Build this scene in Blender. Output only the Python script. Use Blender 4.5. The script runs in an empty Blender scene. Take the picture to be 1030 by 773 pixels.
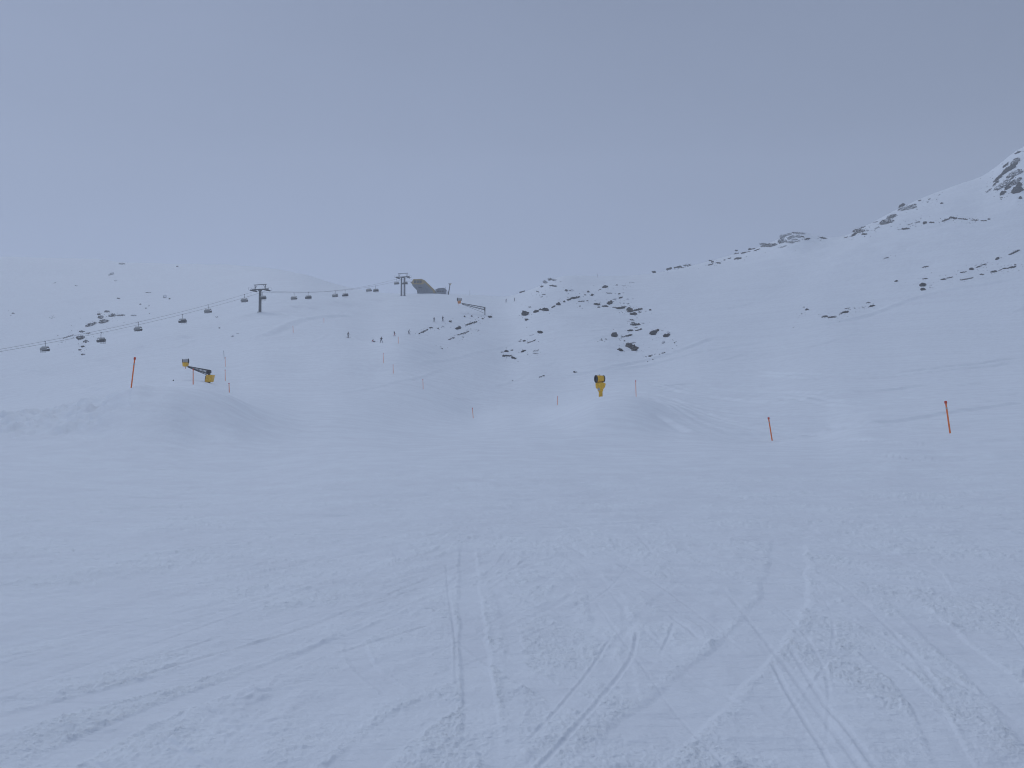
import bpy, bmesh, math, random
import numpy as np
from mathutils import Vector, Matrix

# ------------------------------------------------------------------ camera, sky, light
S = bpy.context.scene
COL = S.collection
R = math.radians
FPX = 772.0                      # focal length in photograph pixels (photo 1030 x 773)
CX, CY, HORIZON = 515.0, 386.5, 405.0
EYE = 1.7
PITCH = math.atan((HORIZON - CY) / FPX)

cam_d = bpy.data.cameras.new('camera')
cam_d.sensor_width = 36.0
cam_d.lens = 36.0 * FPX / 1030.0
cam_d.clip_start = 0.05
cam_d.clip_end = 6000.0
cam = bpy.data.objects.new('camera', cam_d)
COL.objects.link(cam)
cam.location = (0, 0, EYE)
cam.rotation_euler = (R(90) + PITCH, 0, 0)
S.camera = cam

SUN_ELEV, SUN_AZ = R(54), R(-34)         # azimuth clockwise from the view direction (+Y)
world = bpy.data.worlds.new('World')
S.world = world
world.use_nodes = True
wn, wl = world.node_tree.nodes, world.node_tree.links
wn.clear()
wo = wn.new('ShaderNodeOutputWorld')
bg = wn.new('ShaderNodeBackground')
bg.inputs['Strength'].default_value = 0.10
sky = wn.new('ShaderNodeTexSky')
sky.sky_type = 'NISHITA'
sky.sun_disc = False
sky.sun_elevation = SUN_ELEV
sky.sun_rotation = SUN_AZ
sky.altitude = 2300
sky.air_density = 1.0
sky.dust_density = 4.0
tc = wn.new('ShaderNodeTexCoord')
sep = wn.new('ShaderNodeSeparateXYZ')
wl.new(tc.outputs['Generated'], sep.inputs[0])
cr = wn.new('ShaderNodeValToRGB')       # overcast deck: brighter low down, greyer overhead
e = cr.color_ramp.elements
e[0].position = 0.0; e[0].color = (0.90, 0.90, 0.90, 1)
e[1].position = 1.0; e[1].color = (0.48, 0.48, 0.48, 1)
em = e.new(0.32); em.color = (0.54, 0.54, 0.54, 1)
em = e.new(0.48); em.color = (0.515, 0.515, 0.515, 1)
wl.new(sep.outputs['Z'], cr.inputs[0])
nz = wn.new('ShaderNodeTexNoise')
nz.inputs['Scale'].default_value = 1.3
nz.inputs['Detail'].default_value = 3
nz.inputs['Roughness'].default_value = 0.45
mp = wn.new('ShaderNodeMapping'); mp.inputs['Scale'].default_value = (1, 1, 2.2)
wl.new(tc.outputs['Generated'], mp.inputs[0]); wl.new(mp.outputs[0], nz.inputs['Vector'])
mr = wn.new('ShaderNodeMapRange')
mr.inputs['From Min'].default_value = 0.3; mr.inputs['From Max'].default_value = 0.7
mr.inputs['To Min'].default_value = 0.86; mr.inputs['To Max'].default_value = 1.14
wl.new(nz.outputs['Fac'], mr.inputs['Value'])
mul = wn.new('ShaderNodeVectorMath'); mul.operation = 'SCALE'
wl.new(cr.outputs['Color'], mul.inputs[0]); wl.new(mr.outputs['Result'], mul.inputs['Scale'])
tint = wn.new('ShaderNodeVectorMath'); tint.operation = 'MULTIPLY'
tint.inputs[1].default_value = (3.50, 4.32, 6.40)
side = wn.new('ShaderNodeMath'); side.operation = 'MULTIPLY_ADD'     # cloud thicker to the right
side.inputs[1].default_value = -0.50; side.inputs[2].default_value = 1.0
wl.new(sep.outputs['X'], side.inputs[0])
mul2 = wn.new('ShaderNodeVectorMath'); mul2.operation = 'SCALE'
wl.new(mul.outputs[0], mul2.inputs[0]); wl.new(side.outputs[0], mul2.inputs['Scale'])
wl.new(mul2.outputs[0], tint.inputs[0])
mx = wn.new('ShaderNodeMix'); mx.data_type = 'RGBA'
mx.inputs['Factor'].default_value = 0.90
wl.new(sky.outputs['Color'], mx.inputs[6]); wl.new(tint.outputs[0], mx.inputs[7])
wl.new(mx.outputs[2], bg.inputs['Color'])
wl.new(bg.outputs[0], wo.inputs['Surface'])

sl = bpy.data.lights.new('sun', 'SUN')
sl.energy = 0.97
sl.angle = R(24)
sl.color = (0.86, 0.93, 1.03)
sun = bpy.data.objects.new('sun', sl)
COL.objects.link(sun)
sd = Vector((math.sin(SUN_AZ) * math.cos(SUN_ELEV), math.cos(SUN_AZ) * math.cos(SUN_ELEV), math.sin(SUN_ELEV)))
sun.rotation_euler = (-sd).to_track_quat('-Z', 'Y').to_euler()
sun.location = (40, 120, 160)

S.view_settings.view_transform = 'Standard'
S.view_settings.look = 'None'
S.view_settings.exposure = 0.03
S.view_settings.gamma = 1.0
S.view_settings.use_curve_mapping = False
S.cycles.pixel_filter_type = 'BLACKMAN_HARRIS'
S.cycles.filter_width = 1.1
S.cycles.volume_bounces = 4
S.cycles.max_bounces = 8
S.cycles.use_denoising = True
S.cycles.volume_max_steps = 256

# ------------------------------------------------------------------ materials
def mat(name, col, rough=0.6, metal=0.0, vary=0.12, scale=3.0, alpha=1.0, bump=0.0):
    m = bpy.data.materials.new(name)
    m.use_nodes = True
    n, l = m.node_tree.nodes, m.node_tree.links
    b = n['Principled BSDF']
    b.inputs['Roughness'].default_value = rough
    b.inputs['Metallic'].default_value = metal
    b.inputs['Alpha'].default_value = alpha
    t = n.new('ShaderNodeTexNoise'); t.inputs['Scale'].default_value = scale; t.inputs['Detail'].default_value = 4
    c = n.new('ShaderNodeTexCoord'); l.new(c.outputs['Object'], t.inputs['Vector'])
    r = n.new('ShaderNodeValToRGB')
    r.color_ramp.elements[0].position = 0.3; r.color_ramp.elements[1].position = 0.7
    r.color_ramp.elements[0].color = tuple(v * (1 - vary) for v in col) + (1,)
    r.color_ramp.elements[1].color = tuple(min(1, v * (1 + vary)) for v in col) + (1,)
    l.new(t.outputs['Fac'], r.inputs[0]); l.new(r.outputs[0], b.inputs['Base Color'])
    if bump:
        bm_ = n.new('ShaderNodeBump'); bm_.inputs['Strength'].default_value = bump
        l.new(t.outputs['Fac'], bm_.inputs['Height']); l.new(bm_.outputs[0], b.inputs['Normal'])
    return m

M = dict(
    orange=mat('orange_pole_paint', (0.95, 0.23, 0.06), 0.5),
    cap=mat('pole_cap_red', (0.62, 0.07, 0.03), 0.5),
    yellow=mat('snow_gun_yellow', (0.88, 0.48, 0.008), 0.45, vary=0.2),
    orange_gun=mat('snow_gun_orange', (0.60, 0.20, 0.02), 0.45),
    black=mat('black_plastic', (0.015, 0.015, 0.018), 0.5),
    pale=mat('pale_sheet_metal', (0.42, 0.42, 0.42), 0.5),
    steel=mat('galvanised_steel', (0.075, 0.08, 0.09), 0.5, 0.3),
    lightsteel=mat('light_galvanised_steel', (0.13, 0.14, 0.16), 0.5, 0.2),
    rope=mat('steel_rope', (0.045, 0.047, 0.055), 0.6),
    cushion=mat('dark_cushion', (0.03, 0.032, 0.038), 0.7),
    bubble=mat('grey_bubble_shell', (0.27, 0.275, 0.27), 0.3),
    clad=mat('grey_blue_cladding', (0.17, 0.19, 0.22), 0.5, vary=0.2),
    cladlow=mat('pale_grey_cladding', (0.20, 0.22, 0.26), 0.5, vary=0.2),
    trim=mat('ochre_roof_trim', (0.34, 0.235, 0.065), 0.5, vary=0.2),
    glass=mat('dark_window_glass', (0.03, 0.035, 0.04), 0.15),
    skin=mat('skin', (0.45, 0.26, 0.18), 0.6),
    c_black=mat('black_ski_clothing', (0.02, 0.022, 0.03), 0.8),
    c_navy=mat('navy_ski_clothing', (0.025, 0.035, 0.08), 0.8),
    c_grey=mat('grey_ski_clothing', (0.10, 0.11, 0.14), 0.8),
    c_red=mat('red_ski_clothing', (0.35, 0.04, 0.05), 0.8),
    ski=mat('ski_top_sheet', (0.10, 0.04, 0.05), 0.4),
    concrete=mat('concrete', (0.25, 0.25, 0.25), 0.8),
)

def rock_mat(name, dark, light, snow_lo, snow_hi, nscale):
    m = bpy.data.materials.new(name); m.use_nodes = True
    n, l = m.node_tree.nodes, m.node_tree.links
    b = n['Principled BSDF']; b.inputs['Roughness'].default_value = 0.85
    c = n.new('ShaderNodeTexCoord')
    t = n.new('ShaderNodeTexNoise'); t.inputs['Scale'].default_value = 1.1; t.inputs['Detail'].default_value = 8
    l.new(c.outputs['Object'], t.inputs['Vector'])
    r = n.new('ShaderNodeValToRGB')
    r.color_ramp.elements[0].position = 0.35; r.color_ramp.elements[0].color = dark + (1,)
    r.color_ramp.elements[1].position = 0.68; r.color_ramp.elements[1].color = light + (1,)
    l.new(t.outputs['Fac'], r.inputs[0])
    g = n.new('ShaderNodeNewGeometry'); s = n.new('ShaderNodeSeparateXYZ')
    l.new(g.outputs['Normal'], s.inputs[0])
    t2 = n.new('ShaderNodeTexNoise'); t2.inputs['Scale'].default_value = nscale; t2.inputs['Detail'].default_value = 6
    l.new(c.outputs['Object'], t2.inputs['Vector'])
    a = n.new('ShaderNodeMath'); a.operation = 'MULTIPLY_ADD'; a.inputs[1].default_value = 1.3
    l.new(t2.outputs['Fac'], a.inputs[0]); l.new(s.outputs['Z'], a.inputs[2])
    k = n.new('ShaderNodeMapRange'); k.inputs['From Min'].default_value = snow_lo; k.inputs['From Max'].default_value = snow_hi
    l.new(a.outputs[0], k.inputs['Value'])
    x = n.new('ShaderNodeMix'); x.data_type = 'RGBA'
    l.new(k.outputs['Result'], x.inputs['Factor']); l.new(r.outputs[0], x.inputs[6])
    x.inputs[7].default_value = (0.84, 0.86, 0.89, 1)
    l.new(x.outputs[2], b.inputs['Base Color'])
    bu = n.new('ShaderNodeBump'); bu.inputs['Strength'].default_value = 0.7; bu.inputs['Distance'].default_value = 0.3
    l.new(t.outputs['Fac'], bu.inputs['Height']); l.new(bu.outputs[0], b.inputs['Normal'])
    return m
M['rock'] = rock_mat('bare_dark_rock', (0.010, 0.010, 0.011), (0.048, 0.043, 0.040), 1.60, 1.74, 1.6)
M['rock_brown'] = rock_mat('brown_rock', (0.018, 0.015, 0.013), (0.085, 0.064, 0.050), 1.54, 1.70, 1.4)
M['rock_frost'] = rock_mat('snow_dusted_rock', (0.035, 0.035, 0.036), (0.13, 0.125, 0.115), 0.55, 0.95, 0.8)

M['rock_mottled'] = rock_mat('snow_streaked_rock', (0.014, 0.012, 0.011), (0.075, 0.060, 0.050), 1.02, 1.18, 0.9)
# ------------------------------------------------------------------ numpy noise
def _hash(ix, iy, seed):
    h = (ix.astype(np.int64) * 374761393 + iy.astype(np.int64) * 668265263 + seed * 1442695041) & 0xFFFFFFFF
    h = ((h ^ (h >> 13)) * 1274126177) & 0xFFFFFFFF
    h = (h ^ (h >> 16)) & 0xFFFFFFFF
    return h
_GA = np.linspace(0, 2 * np.pi, 64, endpoint=False)
_GX, _GY = np.cos(_GA), np.sin(_GA)
def noise(x, y, seed=0):
    """gradient noise, about -0.7..0.7"""
    x0 = np.floor(x); y0 = np.floor(y)
    fx = x - x0; fy = y - y0
    ux = fx * fx * fx * (fx * (fx * 6 - 15) + 10); uy = fy * fy * fy * (fy * (fy * 6 - 15) + 10)
    def g(dx, dy):
        h = _hash(x0 + dx, y0 + dy, seed) & 63
        return _GX[h] * (fx - dx) + _GY[h] * (fy - dy)
    a = g(0, 0); b = g(1, 0); c = g(0, 1); d = g(1, 1)
    return (a + (b - a) * ux) * (1 - uy) + (c + (d - c) * ux) * uy
def fbm(x, y, seed=0, octaves=4, gain=0.5):
    s = 0; amp = 1.0; f = 1.0
    for i in range(octaves):
        s = s + amp * noise(x * f + 17.3 * i, y * f - 9.1 * i, seed + i)
        amp *= gain; f *= 2.03
    return s
def sstep(a, b, x):
    t = np.clip((x - a) / (b - a), 0, 1)
    return t * t * (3 - 2 * t)

# ------------------------------------------------------------------ terrain
# depth/height profiles of the mountain at bearings from the standpoint: (bearing column, [(distance, photo row seen)])
def slope_of(y):                 # height gained per metre of distance at a row
    a = math.atan((CY - y) / FPX) + PITCH
    return math.tan(a)
NEAR = [(0.25, None), (2.0, None), (4.0, None), (8.0, None), (12, 530)]
COLS = [
 (-330, [(25,464),(42,432),(60,425),(100,423),(150,420),(185,417),(229,402),(330,360),(480,318),(700,285),(950,258),(1200,258),(1500,300)]),
 (0,    [(25,466),(38,442),(50,428),(66,421),(100,412),(150,406),(217,383),(250,372),(350,341),(500,308),(700,284),(950,263),(1200,264),(1500,300)]),
 (55,   [(25,468),(36,442),(46,425),(58,416),(80,411),(120,406),(217,378),(250,367),(350,338),(500,305),(700,281),(950,263),(1200,266),(1500,300)]),
 (95,   [(25,471),(35,443),(42,418),(48,409),(62,405),(90,403),(130,397),(217,370),(250,360),(350,330),(480,304),(700,280),(900,264),(1200,270),(1500,300)]),
 (130,  [(25,472),(34,444),(42,404),(48,389.5),(60,399),(85,398),(130,387),(170,377),(229,362),(330,333),(480,304),(700,279),(880,265),(1100,275),(1500,310)]),
 (165,  [(25,474),(34,446),(43,401),(50,387.5),(62,397),(85,391),(130,385),(170,375),(229,358),(325,326),(480,302),(680,277),(840,265.5),(1100,280),(1500,320)]),
 (200,  [(25,475),(36,446),(45,404),(52,390),(65,398),(93,387.5),(130,384),(170,375),(229,357),(325,323),(480,297),(660,274),(800,266.5),(1100,285),(1500,330)]),
 (230,  [(25,475),(36,447),(46,412),(54,397),(66,401),(93,396),(140,390),(170,381),(229,356),(325,318),(470,293),(640,273),(760,267),(1100,290),(1500,330)]),
 (260,  [(25,474),(37,448),(47,425),(57,411),(70,407.5),(93,401),(140,391),(170,378),(229,352),(325,313),(450,289),(600,272.5),(700,270),(1100,295),(1500,330)]),
 (300,  [(25,470),(40,446),(50,431),(62,419),(90,409),(140,392),(185,374),(229,352),(310,318),(400,297),(520,280),(600,275.5),(1100,300),(1500,335)]),
 (340,  [(25,467),(42,443),(54,428),(80,413),(130,396),(170,381),(229,350),(290,327),(380,305),(450,294),(520,288.5),(560,288),(1000,310),(1500,340)]),
 (375,  [(25,466),(42,444),(60,428),(90,413),(130,399),(180,380),(230,350),(270,338),(360,313),(430,299),(480,294),(520,293.8),(1000,320),(1500,340)]),
 (400,  [(25,466),(42,446),(80,423),(130,403),(190,374),(230,346),(270,336),(350,315),(440,297),(475,294.6),(600,305),(1000,320),(1500,345)]),
 (450,  [(25,466),(42,447),(80,430),(130,416),(142,412),(170,396),(230,362),(300,335),(370,313),(440,299),(475,295.3),(600,306),(1000,325),(1500,350)]),
 (475,  [(25,466),(42,446),(80,431),(142,420.5),(175,400),(230,368),(300,340),(390,311),(450,300),(490,297),(620,306),(1000,325),(1500,350)]),
 (515,  [(25,466),(42,446),(80,427),(130,418),(165,408),(230,378),(300,347),(390,312),(450,301),(490,298.5),(620,304),(1000,325),(1500,350)]),
 (535,  [(25,466),(42,445),(75,428),(120,419),(165,408),(230,376),(300,343),(380,307),(430,295),(470,291.5),(620,300),(1000,320),(1500,345)]),
 (560,  [(25,466),(42,446),(60,433),(80,421),(110,413),(163,407.5),(200,392),(260,360),(330,323),(420,290),(460,280.5),(490,280),(620,290),(1000,310),(1500,340)]),
 (603,  [(25,466),(40,450),(55,432),(70,412),(85,402),(97,399),(110,401),(140,401),(163,398),(200,387),(260,355),(330,322),(430,288),(475,278.5),(520,280),(650,290),(1000,305),(1500,335)]),
 (640,  [(25,466),(40,450),(55,435),(70,412),(80,402),(88,399),(100,402),(130,399),(200,384),(260,358),(330,323),(430,286),(480,277),(530,278),(650,288),(1000,300),(1500,330)]),
 (668,  [(25,466),(40,451),(56,438),(72,420),(84,410),(97,406),(110,405),(140,397),(200,382),(260,356),(330,321),(430,283),(490,273),(540,274),(650,286),(1000,300),(1500,330)]),
 (700,  [(25,466),(42,448),(58,438),(75,425),(90,417),(110,409),(150,395),(200,377),(260,350),(330,317),(430,281),(510,267),(560,267),(700,280),(1000,290),(1500,320)]),
 (776,  [(25,466),(42,450),(58,444),(75,429),(100,412),(150,391),(200,371),(260,342),(330,307),(430,266),(500,246),(550,245),(700,258),(1000,270),(1500,300)]),
 (801, [(25,466),(42,449),(60,440),(80,423),(105,406),(150,386),(200,366),(260,337),(330,302),(425,262),(490,235),(530,233.5),(700,246),(1000,262),(1500,290)]),
 (830,  [(25,466),(42,448),(62,436),(85,417),(110,400),(150,382),(200,361),(260,331),(330,296),(420,257),(480,241.5),(530,240),(700,252),(1000,262),(1500,290)]),
 (853, [(25,465),(42,443),(67,426),(92,407),(150,380),(200,358),(260,328),(330,292),(415,252),(475,239),(520,238),(700,248),(1000,258),(1500,287)]),
 (870,  [(25,465),(42,441),(70,419),(100,402),(150,379),(200,357),(260,327),(330,289),(410,249),(470,232),(520,229.5),(700,245),(1000,255),(1500,285)]),
 (898, [(25,464),(42,440),(70,417),(100,400),(150,377),(200,355),(260,323),(330,283),(410,242),(470,221),(520,215),(560,215),(700,232),(1000,248),(1500,278)]),
 (925,  [(25,464),(42,438),(70,415),(100,398),(150,374),(200,352),(260,319),(330,278),(410,235),(470,212),(520,202.5),(560,203),(700,220),(1000,240),(1500,270)]),
 (960,  [(25,463),(42,436),(70,412),(100,395),(150,371),(200,349),(260,314),(330,269),(400,230),(470,200),(530,189),(570,189),(700,202),(1000,220),(1500,250)]),
 (995,  [(25,461),(42,434),(70,410),(100,393),(150,369),(200,346),(260,309),(330,263),(400,222),(470,192),(530,176.5),(575,177),(715,187),(1000,206),(1500,240)]),
 (1030, [(25,460),(42,432),(70,408),(100,390),(150,366),(200,343),(260,303),(330,256),(400,213),(470,172),(530,153),(580,151),(720,165),(1000,190),(1500,230)]),
 (1360, [(25,450),(42,425),(70,400),(100,378),(150,350),(200,322),(260,275),(330,220),(400,170),(480,115),(560,85),(640,82),(760,92),(1000,130),(1500,180)]),
]
def near_z(Y):                   # the snow around the skier's feet, falling away very slightly
    return -EYE - 0.0205 * Y
def pchip(xs, ys, q):
    xs = np.asarray(xs, float); ys = np.asarray(ys, float)
    h = np.diff(xs); d = np.diff(ys) / h
    m = np.zeros_like(xs)
    m[0] = d[0]; m[-1] = d[-1]
    w1 = 2 * h[1:] + h[:-1]; w2 = h[1:] + 2 * h[:-1]
    same = d[1:] * d[:-1] > 0
    with np.errstate(all='ignore'):
        hm = (w1 + w2) / (w1 / d[:-1] + w2 / d[1:])
    m[1:-1] = np.where(same, hm, 0)
    i = np.clip(np.searchsorted(xs, q) - 1, 0, len(xs) - 2)
    t = (q - xs[i]) / h[i]
    t2, t3 = t * t, t * t * t
    return (2*t3 - 3*t2 + 1) * ys[i] + (t3 - 2*t2 + t) * h[i] * m[i] + (-2*t3 + 3*t2) * ys[i+1] + (t3 - t2) * h[i] * m[i+1]

YS = [0.25]
while YS[-1] < 1500:
    y = YS[-1]
    if y < 3.2: d = 0.05 + 0.0 * y
    elif y < 600: d = min(y * y / 1312 * 0.85, 0.6 + 0.0026 * max(y - 36, 0))
    else: d = 3.3 + 0.02 * (y - 600)
    YS.append(y + d)
YS = np.array(YS); NY = len(YS)
YL = np.log(YS)
def column_z(pts):
    xs = [0.2, 2, 4, 8, 12]; zs = [near_z(v) for v in xs]
    for Y, row in pts:
        xs.append(Y); zs.append(Y * slope_of(row))
    # interpolate the tangent of the view slope for far points keeps ridges where they are
    return pchip(np.log(xs), zs, YL)
PZ = np.array([column_z(p) for _, p in COLS]) + EYE       # [ncol, NY] world z
PA = np.array([math.atan((x - CX) / FPX) for x, _ in COLS])
# azimuth samples: fine where the camera looks, coarse behind
az = []
a = PA[0]
t = -0.74
core = np.arctan(np.arange(-0.74, 0.7401, 1.15 / FPX))
az = list(core)
step = core[1] - core[0]
a = core[-1]; st = 0.0018
while a < 2 * math.pi + core[0] - 0.02:
    st = min(st * 1.10, 0.03) if a < math.pi else max(min(st, (2*math.pi + core[0] - a) * 0.12), 0.0018)
    a += st; az.append(a)
AZ = np.array([v for v in az if v < 2 * math.pi + core[0] - 0.0012]); NA = len(AZ); NCORE = len(core)
# column interpolation (monotone cubic in azimuth, wrapped round the back)
pa = np.concatenate([PA, [PA[-1] + 1.2, math.pi * 2 + PA[0] - 1.2, math.pi * 2 + PA[0], math.pi * 2 + PA[1]]])
pz = np.concatenate([PZ, PZ[-1:] * 0.8 + PZ[:1] * 0.2, PZ[-1:] * 0.2 + PZ[:1] * 0.8, PZ[:1], PZ[1:2]])
Z = np.zeros((NA, NY))
AQ = np.where(AZ < pa[0], AZ + 2 * math.pi, AZ)
h = np.diff(pa)[:, None]; dlt = np.diff(pz, axis=0) / h
m_ = np.zeros_like(pz)
m_[1:-1] = (dlt[1:] * h[:-1] + dlt[:-1] * h[1:]) / (h[1:] + h[:-1])
m_[0] = dlt[0]; m_[-1] = dlt[-1]
ii = np.clip(np.searchsorted(pa, AQ) - 1, 0, len(pa) - 2)
tt = ((AQ - pa[ii]) / h[ii, 0])[:, None]
Z = ((2*tt**3 - 3*tt**2 + 1) * pz[ii] + (tt**3 - 2*tt**2 + tt) * h[ii] * m_[ii]
     + (-2*tt**3 + 3*tt**2) * pz[ii+1] + (tt**3 - tt**2) * h[ii] * m_[ii+1])
def blur(A, k, axis):
    w = np.hanning(2 * k + 3)[1:-1]; w /= w.sum()
    P = np.pad(A, [(k, k) if ax == axis else (0, 0) for ax in (0, 1)], mode='edge')
    out = np.zeros_like(A)
    for i, wi in enumerate(w):
        sl_ = [slice(None)] * 2; sl_[axis] = slice(i, i + A.shape[axis])
        out += wi * P[tuple(sl_)]
    return out
Zs = blur(blur(Z, 7, 1), 10, 0)
Z = Zs
cosc = np.maximum(np.cos(np.clip(np.where(AZ > math.pi, AZ - 2*math.pi, AZ), -0.82, 0.82)), 0.3)
RR = YS[None, :] / cosc[:, None]
GX = RR * np.sin(AZ)[:, None]; GY = RR * np.cos(AZ)[:, None]
YY = np.broadcast_to(YS[None, :], Z.shape)
ucol = CX + FPX * np.tan(np.clip(np.where(AZ > math.pi, AZ - 2*math.pi, AZ), -1.2, 1.2))[:, None] * np.ones((1, NY))

# natural relief
Z = Z + 1.9 * sstep(120, 420, YY) * fbm(GX / 95, GY / 95, 3, 4, 0.45)
Z = Z + 0.35 * sstep(60, 200, YY) * fbm(GX / 22, GY / 22, 11, 3, 0.5)
Z = Z + 0.07 * sstep(14, 60, YY) * (1 - sstep(300, 600, YY)) * fbm(GX / 9, GY / 6, 21, 3, 0.5)
# craggy, wind-scoured texture high on the right flank and on the far left ridge
scour = sstep(650, 900, ucol) * sstep(280, 430, YY) + 0.9 * (1 - sstep(60, 330, ucol)) * sstep(330, 600, YY)
Z = Z + scour * 1.1 * np.abs(fbm(GX / 26 + 3, GY / 26, 31, 4, 0.55))
# dug-up snow left of the ramp
pile = (1 - sstep(85, 132, ucol)) * sstep(34, 42, YY) * (1 - sstep(64, 80, YY))
Z = Z + pile * (0.95 * np.abs(fbm(GX / 3.6, GY / 2.8, 41, 4, 0.6)) + 0.14 * fbm(GX / 0.9, GY / 0.9, 44, 2))

Zbase = Z.copy()
def col_at(px):
    a_ = math.atan((px - CX) / FPX)
    i = np.interp(a_, core, np.arange(NCORE))
    i0 = int(min(max(math.floor(i), 0), NCORE - 2)); f = i - i0
    return Zbase[i0] * (1 - f) + Zbase[i0 + 1] * f
def ground(x, y):
    px = CX + FPX * x / y
    return float(np.interp(y, YS, col_at(px)))
def hit(px, py, ymin=2.5):
    """where the line of sight through a point of the picture first meets the snow -> world point"""
    c = col_at(px); s = slope_of(py)
    ray = EYE + YS * s
    ok = (c >= ray) & (YS > ymin)
    if ok.any():
        k = int(np.argmax(ok))
        if k > 0 and not (c[k-1] >= ray[k-1]):
            d0 = ray[k-1] - c[k-1]; d1 = c[k] - ray[k]
            Y = YS[k-1] + (YS[k] - YS[k-1]) * d0 / max(d0 + d1, 1e-9)
        else: Y = YS[k]
    else:
        m = YS > max(ymin, 120)
        k = int(np.argmax(np.where(m, (c - EYE) / YS, -9))); Y = YS[k]
    x = Y * (px - CX) / FPX
    return Vector((x, Y, float(np.interp(Y, YS, c))))
def at(px, py, Y):
    return Vector((Y * (px - CX) / FPX, Y, EYE + Y * slope_of(py)))

# ---- ski tracks and crumbs, cut into the real surface
rough = np.zeros_like(Z)          # where loose crumbs lie (0..1)
P0 = (0.7, 13.5)                  # skiers have turned about here and fanned out downhill
dx, dy = GX - P0[0], GY - P0[1]
th = np.arctan2(dx, -dy); rr = np.hypot(dx, dy)
streak = fbm(th * 5.5, rr * 0.42, 51, 4, 0.62)
streak2 = fbm(th * 20, rr * 0.8 + 5, 55, 3, 0.6)
patch = fbm(GX / 1.5, GY / 1.9, 58, 3, 0.55)
rough = sstep(-0.35, 0.55, streak + 0.5 * streak2 + 0.7 * patch + 0.05)
near = 1 - sstep(12, 34, YY)
dZ = near * sstep(0.5, 4, rr) * (0.010 * streak + 0.006 * streak2 * (1 - sstep(9, 18, YY)))
EDGE = np.zeros_like(Z)
SM = np.ones_like(Z)
def carve(pts, w, d, kind='groove', berm=1.0, smooth=True, ground_pts=False, mul=True):
    """pts: picture points along the track (turned into ground points) or ground points"""
    if kind == 'groove' and not ground_pts: w, d = w * 0.55, d * 0.46
    G = np.array([[*hit(*p)[:2]] if not ground_pts else p for p in pts])
    # smooth polyline (Catmull-Rom)
    if len(G) > 2:
        Q = []
        E = np.vstack([2*G[0]-G[1], G, 2*G[-1]-G[-2]])
        for i in range(1, len(E) - 2):
            for t in np.linspace(0, 1, 7, endpoint=False):
                Q.append(0.5 * ((2*E[i]) + (-E[i-1]+E[i+1])*t + (2*E[i-1]-5*E[i]+4*E[i+1]-E[i+2])*t*t + (-E[i-1]+3*E[i]-3*E[i+1]+E[i+2])*t**3))
        Q.append(G[-1]); G = np.array(Q)
    pad = w * 3 + 0.1
    lo = G.min(0) - pad; hi = G.max(0) + pad
    sel = (GX > lo[0]) & (GX < hi[0]) & (GY > lo[1]) & (GY < hi[1])
    idx = np.nonzero(sel)
    if len(idx[0]) == 0: return
    x = GX[idx]; y = GY[idx]
    best = np.full(x.shape, 1e9); side = np.zeros(x.shape); along = np.zeros(x.shape)
    L = 0; tot = np.hypot(*np.diff(G, axis=0).T).sum()
    for a_, b_ in zip(G[:-1], G[1:]):
        v = b_ - a_; l2 = v @ v + 1e-12; ln = math.sqrt(l2)
        t = np.clip(((x - a_[0]) * v[0] + (y - a_[1]) * v[1]) / l2, 0, 1)
        ex = x - a_[0] - t * v[0]; ey = y - a_[1] - t * v[1]
        dd = np.hypot(ex, ey)
        m = dd < best
        best[m] = dd[m]; side[m] = np.sign(ex * v[1] - ey * v[0])[m]; along[m] = (L + t * ln)[m]
        L += ln
    fade = sstep(0, 0.12, along / tot) * sstep(0, 0.12, 1 - along / tot)
    fade = fade * (0.75 + 0.5 * noise(along * 0.9, x * 0 + w * 100, 7))
    if kind == 'groove':
        prof = -d * np.exp(-(best / w) ** 4) + berm * 0.45 * d * np.exp(-((best - 1.75 * w) / (0.7 * w)) ** 2) * (1 + 0.6 * noise(x / (w * 2), y / (w * 2), 3) * 2) * (side > 0)
        dZ[idx] += prof * fade
        if smooth: SM[idx] = np.minimum(SM[idx], 1 - 0.85 * fade * np.exp(-(best / (w * 1.3)) ** 4))
    elif kind == 'band':
        edge_n = 1 + 0.35 * noise(along * 1.6, side * 3.0, 9)
        inside = 1 - sstep(0.75, 1.0, best / (w * edge_n))
        dZ[idx] -= d * inside * fade
        SM[idx] = np.minimum(SM[idx], 1 - 0.93 * fade * inside)
        EDGE[idx] = np.maximum(EDGE[idx], berm * fade * np.exp(-((best / (w * edge_n) - 1.12) / 0.14) ** 2))
    elif kind == 'line':          # thin raised lip / scratch far off
        w = max(w, 0.75 * float(np.interp(y.mean(), YS[1:], np.diff(YS))))
        dZ[idx] += (d * np.exp(-(best / w) ** 2) - 0.6 * d * np.exp(-((best - 1.8 * w) / w) ** 2) * (side > 0)) * fade
        EDGE[idx] = np.maximum(EDGE[idx], 0.0)

rnd = random.Random(5)
# smooth skidded bands
carve([(470,548),(474,620),(482,700),(486,790)], 0.115, 0.012, 'band', 1.0)
carve([(792,540),(785,600),(745,655),(660,730),(590,800)], 0.24, 0.014, 'band', 0.8)
carve([(300,640),(200,676),(90,706),(-30,735)], 0.16, 0.010, 'band', 0.7)
carve([(430,612),(330,652),(230,690),(110,740),(20,790)], 0.13, 0.012, 'band', 0.9)
carve([(455,700),(400,735),(340,790)], 0.16, 0.010, 'band', 0.8)
carve([(560,560),(600,590),(620,640)], 0.2, 0.01, 'band', 0.4)
carve([(900,600),(1000,690),(1080,780)], 0.16, 0.010, 'band', 0.6)
carve([(865,650),(920,700),(960,780)], 0.10, 0.010, 'band', 0.6)
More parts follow.
